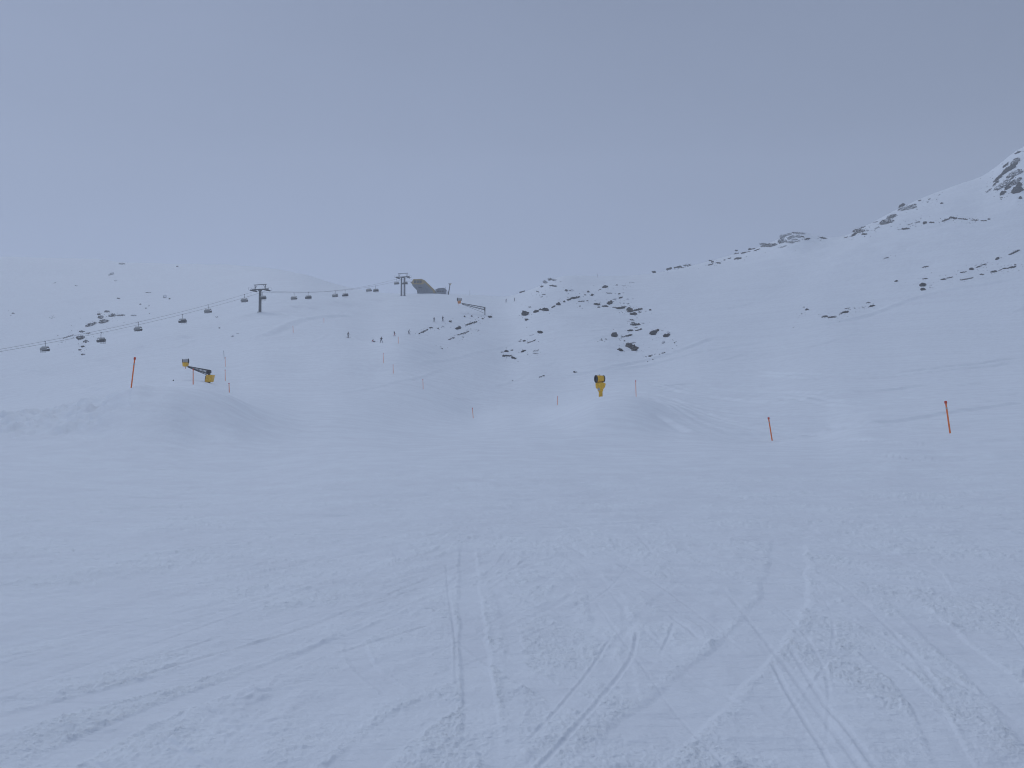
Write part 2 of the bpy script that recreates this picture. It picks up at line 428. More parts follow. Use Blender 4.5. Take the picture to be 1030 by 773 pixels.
# clean carved grooves
carve([(615,640),(597,668),(565,708),(524,752)], 0.020, 0.022)
carve([(641,632),(634,662),(612,692),(572,740),(525,790)], 0.026, 0.026)
carve([(677,625),(671,642),(662,658)], 0.022, 0.018)
carve([(672,618),(690,632),(703,643)], 0.018, -0.014, 'line')
carve([(773,664),(797,708),(822,748),(840,785)], 0.030, 0.026)
carve([(790,648),(822,700),(850,735),(885,785)], 0.034, 0.020)
carve([(449,566),(452,600),(458,640),(460,700)], 0.022, 0.020)
carve([(516,545),(450,574),(380,603),(300,634),(200,664),(110,690),(10,712)], 0.024, 0.020)
carve([(512,553),(440,585),(360,613),(290,640)], 0.020, 0.014)
carve([(435,628),(370,648),(325,660)], 0.026, 0.024)
carve([(225,640),(180,655),(130,668)], 0.03, 0.018)
carve([(165,742),(205,765),(250,790)], 0.034, 0.024)
carve([(90,762),(140,790)], 0.03, 0.02)
carve([(640,578),(700,592),(760,608),(840,620)], 0.02, 0.014)
carve([(830,548),(900,565),(960,585),(1040,602)], 0.035, 0.022)
carve([(805,560),(880,570),(960,580),(1040,590)], 0.030, 0.014)
carve([(640,590),(700,628),(705,640)], 0.018, 0.010)
carve([(560,545),(578,552),(590,560)], 0.03, -0.02, 'line')
carve([(575,535),(540,556),(505,580),(490,590)], 0.024, 0.014)
carve([(560,580),(595,573),(620,585)], 0.02, 0.012)
# shorter dents and kicked-up lumps
for (px, py) in [(275,705),(228,720),(262,712)]:
    p = hit(px, py); r2 = ((GX-p.x)/0.10)**2 + ((GY-p.y)/0.22)**2
    dZ -= 0.014 * np.exp(-r2); dZ += 0.009 * np.exp(-(np.sqrt(r2) - 1.7)**2 * 3) * (0.6 + noise(GX/0.06, GY/0.06, 5))
# random families following the fan
for i in range(120):
    t0 = rnd.uniform(-1.25, 1.15); r0 = rnd.uniform(2.5, 6); ox, oy = rnd.gauss(0, 1.6), rnd.gauss(0, 1.0); r1 = r0 + rnd.uniform(2, 7); bend = rnd.uniform(-0.12, 0.12)
    pts = []
    for k in range(5):
        f = k / 4; r_ = r0 + (r1 - r0) * f; t_ = t0 + bend * f * f + 0.1 * (1 - f)
        pts.append((P0[0] + ox + r_ * math.sin(t_), P0[1] + oy - r_ * math.cos(t_)))
    w = rnd.choice([0.012, 0.02, 0.03, 0.06])
    carve(pts, w, rnd.uniform(0.002, 0.007) * (1 if w < 0.06 else 0.8), 'groove', rnd.uniform(0.4, 1.2), ground_pts=True)
for i in range(34):                # short skidded scrapes
    t0 = rnd.uniform(-1.3, 1.2); r0 = rnd.uniform(1.5, 9); a_ = t0 + rnd.uniform(-1.2, 1.2); ln = rnd.uniform(0.7, 2.4)
    x_ = P0[0] + r0 * math.sin(t0); y_ = P0[1] - r0 * math.cos(t0)
    b_ = rnd.uniform(-.5, .5)
    carve([(x_ + ln * f * math.sin(a_ + b_ * f), y_ - ln * f * math.cos(a_ + b_ * f)) for f in (0, .33, .66, 1)],
          rnd.uniform(.04, .13), rnd.uniform(.003, .007), 'band', rnd.uniform(.3, .9), ground_pts=True)
# mid-distance traverses, nearly level across the view
for i in range(230):
    Y0 = 11 + 44 * rnd.random() ** 1.3; X0 = rnd.uniform(-0.72, 0.72) * Y0; ln = rnd.uniform(3, 12)
    a_ = rnd.gauss(0.10, 0.28); b_ = rnd.uniform(-0.25, 0.25)
    pts = [(X0 + ln * f, Y0 + ln * f * math.tan(a_ + b_ * f)) for f in (0, 0.25, 0.5, 0.75, 1)]
    carve(pts, 0.03 + 0.0045 * Y0 * rnd.uniform(0.7, 1.5), rnd.uniform(0.006, 0.017), 'groove', rnd.uniform(0.5, 1.4), ground_pts=True)
# curved turns on the wavy ground behind the right-hand poles
CURV = [[(655,398),(690,408),(740,417),(800,419),(860,414)],[(665,392),(720,400),(790,405),(870,400)],[(690,385),(760,392),(850,392),(940,384)],
        [(700,434),(780,437),(860,428),(960,414),(1030,404)],[(720,440),(830,436),(930,426),(1030,418)],[(660,402),(700,425),(760,443)],
        [(672,400),(720,420),(790,432),(870,428)],[(800,398),(880,408),(960,408),(1040,402)],[(840,425),(900,430),(980,428),(1040,424)],
        [(850,440),(930,446),(1040,440)],[(650,388),(700,383),(780,384),(860,378)],[(760,375),(850,380),(950,372),(1040,360)],[(900,396),(960,398),(1040,392)],
        [(700,412),(760,424),(830,425),(900,417)],[(870,455),(950,462),(1040,458)],[(800,465),(900,470),(1030,476)],
        [(655,384),(700,395),(760,399),(820,396)],[(630,405),(668,418),(700,436)],[(880,386),(940,390),(1000,384)]]
for c_ in CURV:
    for rep in range(2):
        o_ = rnd.uniform(-3, 3)
        q = [(x_ + rnd.uniform(-4, 4), y_ + o_) for x_, y_ in c_]
        Y0 = hit(*q[len(q)//2]).y
        carve(q, 0.0022 * Y0 + 0.02, 0.0019 * Y0 * rnd.uniform(0.4, 1.2) + 0.02, 'line')
carve([(92,420),(108,408),(122,398),(140,389.5),(158,388)], 0.45, 0.16, 'line')
carve([(60,428),(85,414),(104,402),(118,396)], 0.4, 0.12, 'line')
# piste edge and the line of the poles in the middle
carve([(385,366),(400,372),(430,388),(470,412),(478,420)], 0.5, 0.07, 'line')
carve([(240,343),(270,335),(300,322),(335,318),(360,318)], 2.2, 0.7, 'line')
carve([(540,380),(600,372),(680,360),(760,345),(860,335)], 1.4, 0.40, 'line')
carve([(600,372),(650,362),(690,350),(720,338)], 1.2, 0.5, 'line')
carve([(780,335),(850,322),(920,300),(1000,284),(1040,278)], 1.4, 0.5, 'line')
for i in range(60):               # faint traverses on the middle slopes
    px, py = rnd.uniform(20, 1010), rnd.uniform(305, 400)
    if py < 330 and px > 640 and rnd.random() < .4: continue
    ln = rnd.uniform(30, 120); s_ = rnd.uniform(-0.28, 0.08) if px > 500 else rnd.uniform(-0.3, 0.2)
    q = [(px + ln * f, py + s_ * ln * f + 4 * math.sin(f * 3)) for f in (0, .33, .66, 1)]
    Y0 = hit(*q[1]).y
    if Y0 > 480: continue
    carve(q, 0.0022 * Y0, 0.0011 * Y0 * rnd.uniform(0.3, 1), 'line')

# crumbs
res = np.maximum(YY * YY / 1312 * 0.85, 0.012)            # mesh spacing along the view
crumb_a = np.maximum(fbm(GX / 0.055, GY / 0.065, 61, 3, 0.65), -0.1)
crumb_b = np.maximum(fbm(GX / 0.024, GY / 0.028, 65, 2, 0.6), -0.15)
crumb_c = fbm(GX / 0.33, GY / 0.40, 69, 3, 0.55)
ca = 1 - sstep(0.035, 0.11, res); cb = 1 - sstep(0.012, 0.035, res); cc = 1 - sstep(0.07, 0.3, res)
R_ = np.clip((0.22 + 0.85 * rough) * SM + 0.55 * EDGE, 0, 1.4)
chunk = np.maximum(fbm(GX / 0.13, GY / 0.15, 81, 3, 0.5) - 0.22, 0) * (1 - sstep(0.09, 0.28, res))
crumb_m = np.maximum(fbm(GX / 0.16, GY / 0.22, 85, 3, 0.6), -0.2) * sstep(0.02, 0.05, res) * (1 - sstep(0.14, 0.45, res))
dZ = dZ + R_ * (0.0140 * crumb_a * ca + 0.0090 * crumb_b * cb + 0.030 * chunk + 0.020 * crumb_m) + (0.25 + 0.75 * SM) * (0.013 * crumb_c * cc) + 0.004 * EDGE
# corduroy-soft medium relief further out
mid = sstep(10, 22, YY) * (1 - sstep(70, 150, YY))
dZ = dZ + mid * (0.009 * fbm(GX / 3.2, GY / 0.9, 71, 3, 0.55) + 0.016 * fbm(GX / 0.9, GY / 0.5, 75, 2) * (1 - sstep(24, 60, YY)))
sel = np.cos(AZ)[:, None] > -2
Z = Z + dZ

def build_terrain():
    nv = NA * NY + 1
    co = np.empty((nv, 3), np.float32)
    co[:-1, 0] = GX.ravel(); co[:-1, 1] = GY.ravel(); co[:-1, 2] = Z.ravel()
    co[-1] = (0, 0, float(Z[:, 0].mean()))
    i = np.arange(NA)[:, None]; j = np.arange(NY - 1)[None, :]
    i2 = (i + 1) % NA
    q = np.stack([i * NY + j, i * NY + j + 1, i2 * NY + j + 1, i2 * NY + j], -1).reshape(-1, 4)
    tri = np.stack([np.full(NA, nv - 1), np.arange(NA) * NY, ((np.arange(NA) + 1) % NA) * NY], -1)
    me = bpy.data.meshes.new('snow_slope')
    me.vertices.add(nv); me.vertices.foreach_set('co', co.ravel())
    nl = len(q) * 4 + len(tri) * 3
    me.loops.add(nl)
    me.loops.foreach_set('vertex_index', np.concatenate([q.ravel(), tri.ravel()]).astype(np.int32))
    me.polygons.add(len(q) + len(tri))
    st_ = np.concatenate([np.arange(len(q)) * 4, len(q) * 4 + np.arange(len(tri)) * 3]).astype(np.int32)
    me.polygons.foreach_set('loop_start', st_)
    me.update(calc_edges=True)
    me.polygons.foreach_set('use_smooth', np.ones(len(me.polygons), bool))
    at_ = me.attributes.new('crumbs', 'FLOAT', 'POINT')
    at_.data.foreach_set('value', np.concatenate([R_.ravel(), [0]]).astype(np.float32))
    me.validate()
    if me.polygons[10].normal.z < 0: me.flip_normals()
    o = bpy.data.objects.new('snow_slope', me); COL.objects.link(o)
    o['kind'] = 'structure'
    m = bpy.data.materials.new('snow'); m.use_nodes = True
    n, l = m.node_tree.nodes, m.node_tree.links
    b = n['Principled BSDF']; b.inputs['Roughness'].default_value = 0.65
    b.inputs['Specular IOR Level'].default_value = 0.25
    c = n.new('ShaderNodeTexCoord')
    at2 = n.new('ShaderNodeAttribute'); at2.attribute_name = 'crumbs'
    # loose snow is whiter than the ice-polished tracks (a property of the snow itself)
    t = n.new('ShaderNodeTexNoise'); t.inputs['Scale'].default_value = 0.9; t.inputs['Detail'].default_value = 6
    l.new(c.outputs['Object'], t.inputs['Vector'])
    ad = n.new('ShaderNodeMath'); ad.operation = 'MULTIPLY_ADD'; ad.inputs[1].default_value = 0.45
    l.new(at2.outputs['Fac'], ad.inputs[0]); l.new(t.outputs['Fac'], ad.inputs[2])
    r = n.new('ShaderNodeValToRGB')
    r.color_ramp.elements[0].position = 0.35; r.color_ramp.elements[0].color = (0.78, 0.81, 0.855, 1)
    r.color_ramp.elements[1].position = 1.0; r.color_ramp.elements[1].color = (0.85, 0.89, 0.93, 1)
    l.new(ad.outputs[0], r.inputs[0]); l.new(r.outputs[0], b.inputs['Base Color'])
    t1 = n.new('ShaderNodeTexNoise'); t1.inputs['Scale'].default_value = 22; t1.inputs['Detail'].default_value = 5; t1.inputs['Roughness'].default_value = 0.65
    t2 = n.new('ShaderNodeTexNoise'); t2.inputs['Scale'].default_value = 2.2; t2.inputs['Detail'].default_value = 5
    l.new(c.outputs['Object'], t1.inputs['Vector']); l.new(c.outputs['Object'], t2.inputs['Vector'])
    ms = n.new('ShaderNodeMath'); ms.operation = 'MULTIPLY_ADD'; ms.inputs[1].default_value = 0.9; ms.inputs[2].default_value = 0.15
    l.new(at2.outputs['Fac'], ms.inputs[0])
    b1 = n.new('ShaderNodeBump'); b1.inputs['Distance'].default_value = 0.016
    l.new(ms.outputs[0], b1.inputs['Strength']); l.new(t1.outputs['Fac'], b1.inputs['Height'])
    b2 = n.new('ShaderNodeBump'); b2.inputs['Distance'].default_value = 0.08; b2.inputs['Strength'].default_value = 0.6
    l.new(t2.outputs['Fac'], b2.inputs['Height']); l.new(b2.outputs[0], b1.inputs['Normal'])
    mq = n.new('ShaderNodeMapping'); mq.inputs['Scale'].default_value = (0.55, 3.2, 1); mq.inputs['Rotation'].default_value = (0, 0, 0.12)
    t3 = n.new('ShaderNodeTexNoise'); t3.inputs['Scale'].default_value = 1.0; t3.inputs['Detail'].default_value = 6; t3.inputs['Roughness'].default_value = 0.6
    l.new(c.outputs['Object'], mq.inputs[0]); l.new(mq.outputs[0], t3.inputs['Vector'])
    b3 = n.new('ShaderNodeBump'); b3.inputs['Distance'].default_value = 0.06; b3.inputs['Strength'].default_value = 0.8
    l.new(t3.outputs['Fac'], b3.inputs['Height']); l.new(b3.outputs[0], b2.inputs['Normal'])
    l.new(b1.outputs[0], b.inputs['Normal'])
    me.materials.append(m)
build_terrain()

# ------------------------------------------------------------------ haze
ZLO, ZHI = float(Z.min()) - 1.0, max(float(Z.max()) + 6.0, 210.0)
XM, YM, YB = float(np.abs(GX).max()) + 20, float(GY.max()) + 20, float(GY.min()) - 20
def haze():
    bm = bmesh.new(); bmesh.ops.create_cube(bm, size=1)
    for v in bm.verts:
        v.co = Vector((v.co.x * 2 * XM, YB + (v.co.y + .5) * (YM - YB), ZLO + (v.co.z + .5) * (ZHI - ZLO)))
    me = bpy.data.meshes.new('haze'); bm.to_mesh(me)
    o = bpy.data.objects.new('haze', me); COL.objects.link(o); o['kind'] = 'stuff'
    o['label'] = 'thin grey blue mist filling the air over the ski slope'; o['category'] = 'haze'
    m = bpy.data.materials.new('haze'); m.use_nodes = True
    n, l = m.node_tree.nodes, m.node_tree.links
    n.clear()
    out = n.new('ShaderNodeOutputMaterial'); v = n.new('ShaderNodeVolumePrincipled')
    v.inputs['Density'].default_value = 0.00060
    v.inputs['Color'].default_value = (0.97, 0.975, 0.985, 1)
    v.inputs['Anisotropy'].default_value = 0.2
    l.new(v.outputs[0], out.inputs['Volume'])
    me.materials.append(m)
haze()

# ------------------------------------------------------------------ object helpers
class MB:
    def __init__(s): s.v = []; s.f = []
    def add(s, vs, fs):
        o = len(s.v); s.v += [tuple(v) for v in vs]; s.f += [tuple(i + o for i in f) for f in fs]
        return s
    def box(s, c, sz, rot=None, taper=1.0):
        vs = []
        for z in (-.5, .5):
            k = taper if z > 0 else 1.0
            for x, y in ((-.5, -.5), (.5, -.5), (.5, .5), (-.5, .5)):
                p = Vector((x * sz[0] * k, y * sz[1] * k, z * sz[2]))
                if rot: p = rot @ p
                vs.append(p + Vector(c))
        return s.add(vs, [(3,2,1,0),(4,5,6,7),(0,1,5,4),(1,2,6,5),(2,3,7,6),(3,0,4,7)])
    def tube(s, a, b, r0, r1=None, n=10, caps=True):
        a, b = Vector(a), Vector(b); r1 = r0 if r1 is None else r1
        d = (b - a).normalized(); u = d.orthogonal().normalized(); w = d.cross(u)
        vs = []
        for p, r in ((a, r0), (b, r1)):
            for i in range(n):
                t = 2 * math.pi * i / n
                vs.append(p + u * r * math.cos(t) + w * r * math.sin(t))
        fs = [(i, (i+1) % n, n + (i+1) % n, n + i) for i in range(n)]
        if caps: fs += [tuple(range(n))[::-1], tuple(range(n, 2*n))]
        return s.add(vs, fs)
    def path(s, pts, r, n=6):
        for a, b in zip(pts[:-1], pts[1:]): s.tube(a, b, r, r, n, False)
        return s
    def lathe(s, c, axis, prof, n=20):
        """prof: (distance along axis, radius)"""
        d = Vector(axis).normalized(); u = d.orthogonal().normalized(); w = d.cross(u); c = Vector(c)
        vs = []; fs = []
        for t, r in prof:
            for i in range(n):
                a = 2 * math.pi * i / n
                vs.append(c + d * t + u * r * math.cos(a) + w * r * math.sin(a))
        for k in range(len(prof) - 1):
            for i in range(n):
                fs.append((k*n + i, k*n + (i+1) % n, (k+1)*n + (i+1) % n, (k+1)*n + i))
        return s.add(vs, fs)
    def prism(s, poly, y0, y1):
        """poly in x,z extruded along y"""
        n = len(poly)
        vs = [(x, y0, z) for x, z in poly] + [(x, y1, z) for x, z in poly]
        return s.add(vs, [tuple(range(n)), tuple(range(n, 2*n))[::-1]] + [(i, n+i, n+(i+1) % n, (i+1) % n) for i in range(n)])
    def build(s, name, m, parent=None, loc=(0, 0, 0), smooth=False, bevel=0.0):
        me = bpy.data.meshes.new(name); me.from_pydata(s.v, [], s.f)
        bm = bmesh.new(); bm.from_mesh(me)
        bmesh.ops.recalc_face_normals(bm, faces=bm.faces)
        if bevel:
            bmesh.ops.bevel(bm, geom=list(bm.edges), offset=bevel, segments=2, affect='EDGES', clamp_overlap=True)
        bm.to_mesh(me); bm.free()
        if smooth: me.polygons.foreach_set('use_smooth', [True] * len(me.polygons))
        me.materials.append(M[m] if isinstance(m, str) else m)
        o = bpy.data.objects.new(name, me); COL.objects.link(o)
        o.location = loc
        if parent: o.parent = parent
        return o
def thing(name, label, cat, loc, rz=0, group=None):
    o = bpy.data.objects.new(name, None); COL.objects.link(o)
    o.empty_display_size = 0.3
    o.location = loc; o.rotation_euler = (0, 0, rz)
    o['label'] = label; o['category'] = cat
    if group: o['group'] = group
    return o
def copy_tree(o, parent=None):
    c = o.copy(); COL.objects.link(c)
    if parent: c.parent = parent
    for ch in o.children: copy_tree(ch, c)
    return c
ORD = ['', 'first', 'second', 'third', 'fourth', 'fifth', 'sixth', 'seventh', 'eighth', 'ninth', 'tenth', 'eleventh', 'twelfth',
       'thirteenth', 'fourteenth', 'fifteenth', 'sixteenth', 'seventeenth', 'eighteenth', 'nineteenth', 'twentieth',
       'twenty-first', 'twenty-second', 'twenty-third', 'twenty-fourth', 'twenty-fifth', 'twenty-sixth']

# ------------------------------------------------------------------ chairlift
def line_x(Y): return -107.0 + (0.35 if Y < 325 else 0.385) * (Y - 325)
LD = Vector((0.36, 1, 0)).normalized(); LN = Vector((LD.y, -LD.x, 0))       # along the line, and to its right
HALF = 3.3
def tower_pos(Y): return Vector((line_x(Y), Y, 0))
tA = tower_pos(183); tB = tower_pos(325); tC = tower_pos(440)
zA, zB, zC = 9.3, 49.4, 73.6                                   # rope heights at the towers
END = at(419, 284.0, 468)

def make_tower(base, rope_z, double, label):
    g = ground(base.x, base.y)
    t = thing('lift_tower', label, 'lift tower', (base.x, base.y, g), -math.atan2(LD.x, LD.y), 'towers of the chairlift')
    H = rope_z - g
    cols = [-0.95, 0.95] if double else [0.0]
    for cx_ in cols:
        r = 0.52 if double else 0.60
        MB().tube((cx_, 0, -1.0), (cx_, 0, H + 0.1), r, r * 0.84, 16).build('column', 'steel' if not double else 'lightsteel', t, smooth=False)
        MB().lathe((cx_, 0, -0.6), (0, 0, 1), [(0, 0), (0, r * 1.9), (0.7, r * 1.9), (0.7, 0)], 16).build('footing', 'concrete', t)
    MB().box((0, 0, H + 0.25), (2 * HALF + 1.6, 0.55, 0.5)).box((0, 0, H - .15), (1.6, .5, .4)).build('crossarm', 'steel', t)
    gm = MB()
    for sx in (-1, 1):
        gm.box((sx * (HALF - 0.7), 0, H + 1.35), (0.22, 0.3, 1.75))
        gm.tube((sx * (HALF - 0.7), 0, H + .6), (sx * (HALF - 1.7), 0, H + 2.1), 0.07)
    gm.box((0, 0, H + 2.32), (2 * HALF - 0.2, 0.32, 0.24))
    gm.build('lifting_frame', 'steel', t)
    for sx in (-1, 1):
        s = MB().box((sx * HALF, 0, H - 0.02), (0.16, 4.6, 0.24)).build('sheave_beam', 'steel', t)
        w = MB()
        for k in range(8):
            w.lathe((sx * HALF - .09, -2.1 + k * 0.6, H - 0.26), (1, 0, 0), [(0, 0), (0, .22), (.18, .22), (.18, 0)], 12)
        w.build('wheel', 'black', s)
        p = MB().box((sx * (HALF + 0.75), 0, H - 0.1), (0.6, 4.4, 0.05))
        for yy in (-2.15, 0, 2.15): p.tube((sx * (HALF + 1.03), yy, H - .1), (sx * (HALF + 1.03), yy, H + .95), .03)
        p.tube((sx * (HALF + 1.03), -2.15, H + .95), (sx * (HALF + 1.03), 2.15, H + .95), .03)
        p.build('work_platform', 'lightsteel', t)
    ld = MB()
    x0 = cols[-1] + 0.62
    for sx in (0, .36): ld.tube((x0 + sx, 0, 0.4), (x0 + sx, 0, H), 0.025, n=6)
    for k in range(int(H / 0.4)): ld.tube((x0, 0, .5 + .4 * k), (x0 + .36, 0, .5 + .4 * k), .018, n=5)
    ld.build('ladder', 'lightsteel', t)
    return t
make_tower(tB, zB, False, 'single post lift tower, the left one of the two dark towers in view')
make_tower(tC, zC, True, 'twin post lift tower on the ridge just left of the lift station')
make_tower(tA, zA, False, 'lift tower low on the slope, lowest and leftmost of the chairlift towers')

def rope_pt(side, s):
    """point on the rope; s = 0..3 over the three spans; side -1 left rope, +1 right rope"""
    P = [(tA, zA - .5, 0), (tB, zB - .5, 2.7), (tC, zC - .5, 3.2), (END, END.z, 0.3)]
    k = min(int(s), 2); f = s - k
    a, za, _ = P[k]; b, zb, sag = P[k + 1]
    p = a.lerp(b, f); z = za + (zb - za) * f - 4 * sag * f * (1 - f)
    off = HALF if k < 2 else HALF + (1.9 - HALF) * f
    q = Vector((p.x, p.y, 0)) + LN * side * off
    return Vector((q.x, q.y, z))
rope = MB()
for side in (-1, 1):
    pts = [rope_pt(side, s / 24) for s in range(0, 73)]
    # cable tail beyond the lowest tower
    pts = [Vector((pts[0].x - LD.x * 60, pts[0].y - LD.y * 60, pts[0].z - 7))] + pts
    rope.path(pts, 0.036, 6)
ro = rope.build('haul_rope', 'rope')
ro['label'] = 'dark steel chairlift rope loop rising across the left slope'; ro['category'] = 'lift cable'

def make_chair():
    t = thing('lift_chair', 'x', 'chairlift chair', (0, 0, 0), 0, 'chairs hanging on the chairlift rope')
    W = 3.15
    h = MB().box((0, 0, 0), (0.14, 0.5, 0.2))
    h.path([(0, 0, 0), (0.12, 0, -0.5), (0.10, 0.02, -1.55)], 0.065, 8)
    h.build('hanger', 'steel', t)
    f = MB().tube((-W * .42, 0, -1.6), (W * .42, 0, -1.6), .05)
    for sx in (-1, 1):
        f.path([(sx * W * .42, 0, -1.6), (sx * W * .46, .28, -2.3), (sx * W * .46, .35, -2.95), (sx * W * .46, -.35, -3.05)], .045, 8)
    f.build('frame', 'steel', t)
    MB().box((0, 0.0, -3.0), (W, 0.62, 0.16)).build('seat', 'cushion', t, bevel=0.03)
    b = MB()
    for k in range(6):
        b.box((-W / 2 + W / 6 * (k + .5), 0.34, -2.68), (W / 6 - .05, 0.12, 0.62), Matrix.Rotation(R(-10), 3, 'X'))
    b.build('backrest', 'cushion', t)
    # bubble: a curved shell over the heads
    prof = [(-.50, -2.85), (-.66, -2.5), (-.60, -2.1), (-.35, -1.82), (0.0, -1.72), (.30, -1.82), (.46, -2.1)]
    vs = []; fs = []
    nx = 7
    for i in range(nx):
        u = -1 + 2 * i / (nx - 1); k = 1 - 0.12 * u ** 4
        for (y, z) in prof: vs.append((u * W * .5 * (0.94 + .06 * (z + 2.9) * -1), y * k, -2.5 + (z + 2.5) * k))
    np_ = len(prof)
    for i in range(nx - 1):
        for j in range(np_ - 1):
            fs.append((i*np_ + j, i*np_ + j + 1, (i+1)*np_ + j + 1, (i+1)*np_ + j))
    bb = MB().add(vs, fs).build('bubble', 'bubble', t, smooth=True)
    sm_ = bb.modifiers.new('thickness', 'SOLIDIFY'); sm_.thickness = 0.03
    sb = MB().tube((-W * .45, -.62, -2.75), (W * .45, -.62, -2.75), .03)
    for k in (-1.1, -.4, .4, 1.1): sb.tube((k, -.62, -2.75), (k, -.60, -3.45), .025)
    sb.tube((-W * .4, -.60, -3.45), (W * .4, -.60, -3.45), .03)
    sb.build('safety_bar', 'steel', t)
    return t

# chairs: (photo column, side of the rope, what it hangs by)
CH = [(44.5, 1, 'leftmost, nearest to the frame edge'), (101, -1, 'hanging in front of left rock band'), (138, 1, 'above the tall leftmost orange pole'),
      (183, -1, 'fourth from the left, above the boom snow gun'), (208.5, 1, 'fifth from the left'), (245, 1, 'hanging just left of the single post tower'),
      (263.5, -1, 'behind the post of the single post tower'), (295, 1, 'first to the right of the single post tower'),
      (309.5, -1, 'second to the right of the single post tower'), (336.5, 1, 'third to the right of the single post tower'),
      (346.8, -1, 'fourth to the right of the single post tower'), (370.5, 1, 'left one of the pair before the twin tower'),
      (377.5, -1, 'right one of the pair before the twin tower'), (398.5, 1, 'just left of the twin post tower'), (407, -1, 'between the posts of the twin post tower')]
proto = None
ss = np.linspace(0.02, 2.98, 2400)
rope_px = {}
for side in (-1, 1):
    rope_px[side] = np.array([CX + FPX * (lambda p: p.x / p.y)(rope_pt(side, float(s))) for s in ss])
for i, (px, side, where) in enumerate(CH):
    side = -side
    k = int(np.argmin(np.abs(rope_px[side] - px)))
    p = rope_pt(side, float(ss[k]))
    if proto is None: c = proto = make_chair()
    else: c = copy_tree(proto)
    c.location = p
    c.rotation_euler = (0, 0, -math.atan2(LD.x, LD.y) + (math.pi if side > 0 else 0))
    c['label'] = 'grey bubble chair on the lift rope, ' + where
    c['group'] = 'chairs hanging on the chairlift rope'

# ------------------------------------------------------------------ lift station on the ridge
def station():
    Y = 470.0
    k = Y / FPX
    g = hit(425, 300, 380)
    x0 = (425 - CX) * k; z0 = EYE + Y * slope_of(295.2)
    t = thing('lift_station', 'grey slanting lift station with ochre trim on the ridge', 'lift station', (x0, Y, z0))
    def P(pts, oy=0): return [((x - 425) * k, (295.2 - y) * k) for x, y in pts]
    D = 7.5
    MB().prism(P([(413.8,285.0),(415.4,283.6),(426.0,283.6),(437.2,294.2),(438,298),(422.5,298),(420.2,293.2),(414.6,287.6)]), 0, D).build('body', 'clad', t, bevel=0.06)
    MB().prism(P([(413.4,284.9),(415.4,281.0),(424.0,280.7),(426.2,282.2),(427.6,284.4),(424.5,286.3),(414.2,286.1)]), -0.25, D + .25).build('upper_storey', 'trim', t, bevel=0.06)
    for x in (416.2, 418.9, 421.6):
        w = MB().prism(P([(x, 282.3), (x + 2.2, 282.3), (x + 2.2, 285.2), (x, 285.2)]), -0.33, -0.24).build('window', 'glass', t)
        MB().prism(P([(x + .92, 282.6), (x + 1.08, 282.6), (x + 1.08, 285.0), (x + .92, 285.0)]), -0.40, -0.335).build('frame', 'lightsteel', w)
    MB().prism(P([(425.4,281.6),(426.6,281.9),(436.8,291.6),(437.4,294.8),(435.7,294.8),(435.2,292.8),(427.0,284.6)]), -0.35, D + .35).build('roof_trim', 'trim', t)
    rb = MB()
    for q in range(6):
        x = 417.5 + q * 2.4; rb.prism(P([(x, 286.6 + max(0, q - 3) * 1.9), (x + .35, 286.6 + max(0, q - 3) * 1.9), (x + 2.3 if q < 5 else x + 1.2, 294.2), (x + 1.9 if q < 5 else x + .9, 294.2)]), -.09, -.003)
    rb.build('panel_seams', 'steel', t)
    MB().prism(P([(420.4,289.2),(424.2,289.2),(424.8,290.1),(421.0,290.1)]), -.14, -.095).build('vent', 'glass', t)
    MB().box((-2.8, D * .5, 1.2), (1.5, 4, 6)).build('support_pillar', 'steel', t)
    MB().box((-11.6 * k, D * .5, 7.1), (1.4, 5.2, .35)).build('guide_beam', 'steel', t)
    a = thing('station_hut', 'low grey hut with rounded roof adjoining right end of lift station', 'hut', ((442.5 - CX) * k, Y + 1.5, z0))
    def Q(pts): return [((x - 442.5) * k, (295.2 - y) * k) for x, y in pts]
    MB().prism(Q([(437.8,298),(437.8,291.8),(441.0,290.6),(446.0,290.2),(447.9,291.8),(448.1,298)]), 0, 6).build('body', 'cladlow', a, bevel=0.05)
    MB().prism(Q([(437.4,291.9),(440.9,290.5),(446.1,290.0),(448.4,291.8),(448.4,291.1),(446.3,289.4),(440.7,289.8),(437.4,291.2)]), -.3, 6.3).build('roof', 'clad', a)
    for x in (439.2, 441.6, 444.0): MB().prism(Q([(x,292.2),(x+1.7,292.2),(x+1.7,293.6),(x,293.6)]), -.05, -.003).build('window', 'glass', a)
    MB().tube(((447.3-442.5)*k, 3, 2), ((447.3-442.5)*k, 3, 4.6), .08).build('aerial', 'steel', a)
station()

# ------------------------------------------------------------------ snow guns
def snow_lance():
    b = at(450.6, 295.6, 468); b.z = min(b.z, ground(b.x, b.y) + .1)
    t = thing('snow_lance', 'slim leaning snow lance with forked head right of the lift station', 'snow gun', b)
    k = 468 / FPX
    MB().tube((0, 0, -.5), (1.3*k, 0, 6.6*k), .36, .26, 12).build('pole', 'steel', t)
    MB().tube((1.3*k, 0, 6.4*k), (1.75*k, 0, 9.6*k), .30, .22, 12).build('upper_pipe', 'steel', t)
    MB().tube((1.7*k, 0, 9.2*k), (.75*k, -.2, 11.3*k), .22, .34).build('nozzle_head', 'lightsteel', t)
    MB().tube((1.7*k, 0, 9.2*k), (2.9*k, .2, 11.3*k), .22, .34).build('nozzle_head', 'trim', t)
    MB().box((.2*k, 0, 1.0), (.9, .7, 1.4)).build('valve_box', 'steel', t, bevel=.05)
snow_lance()

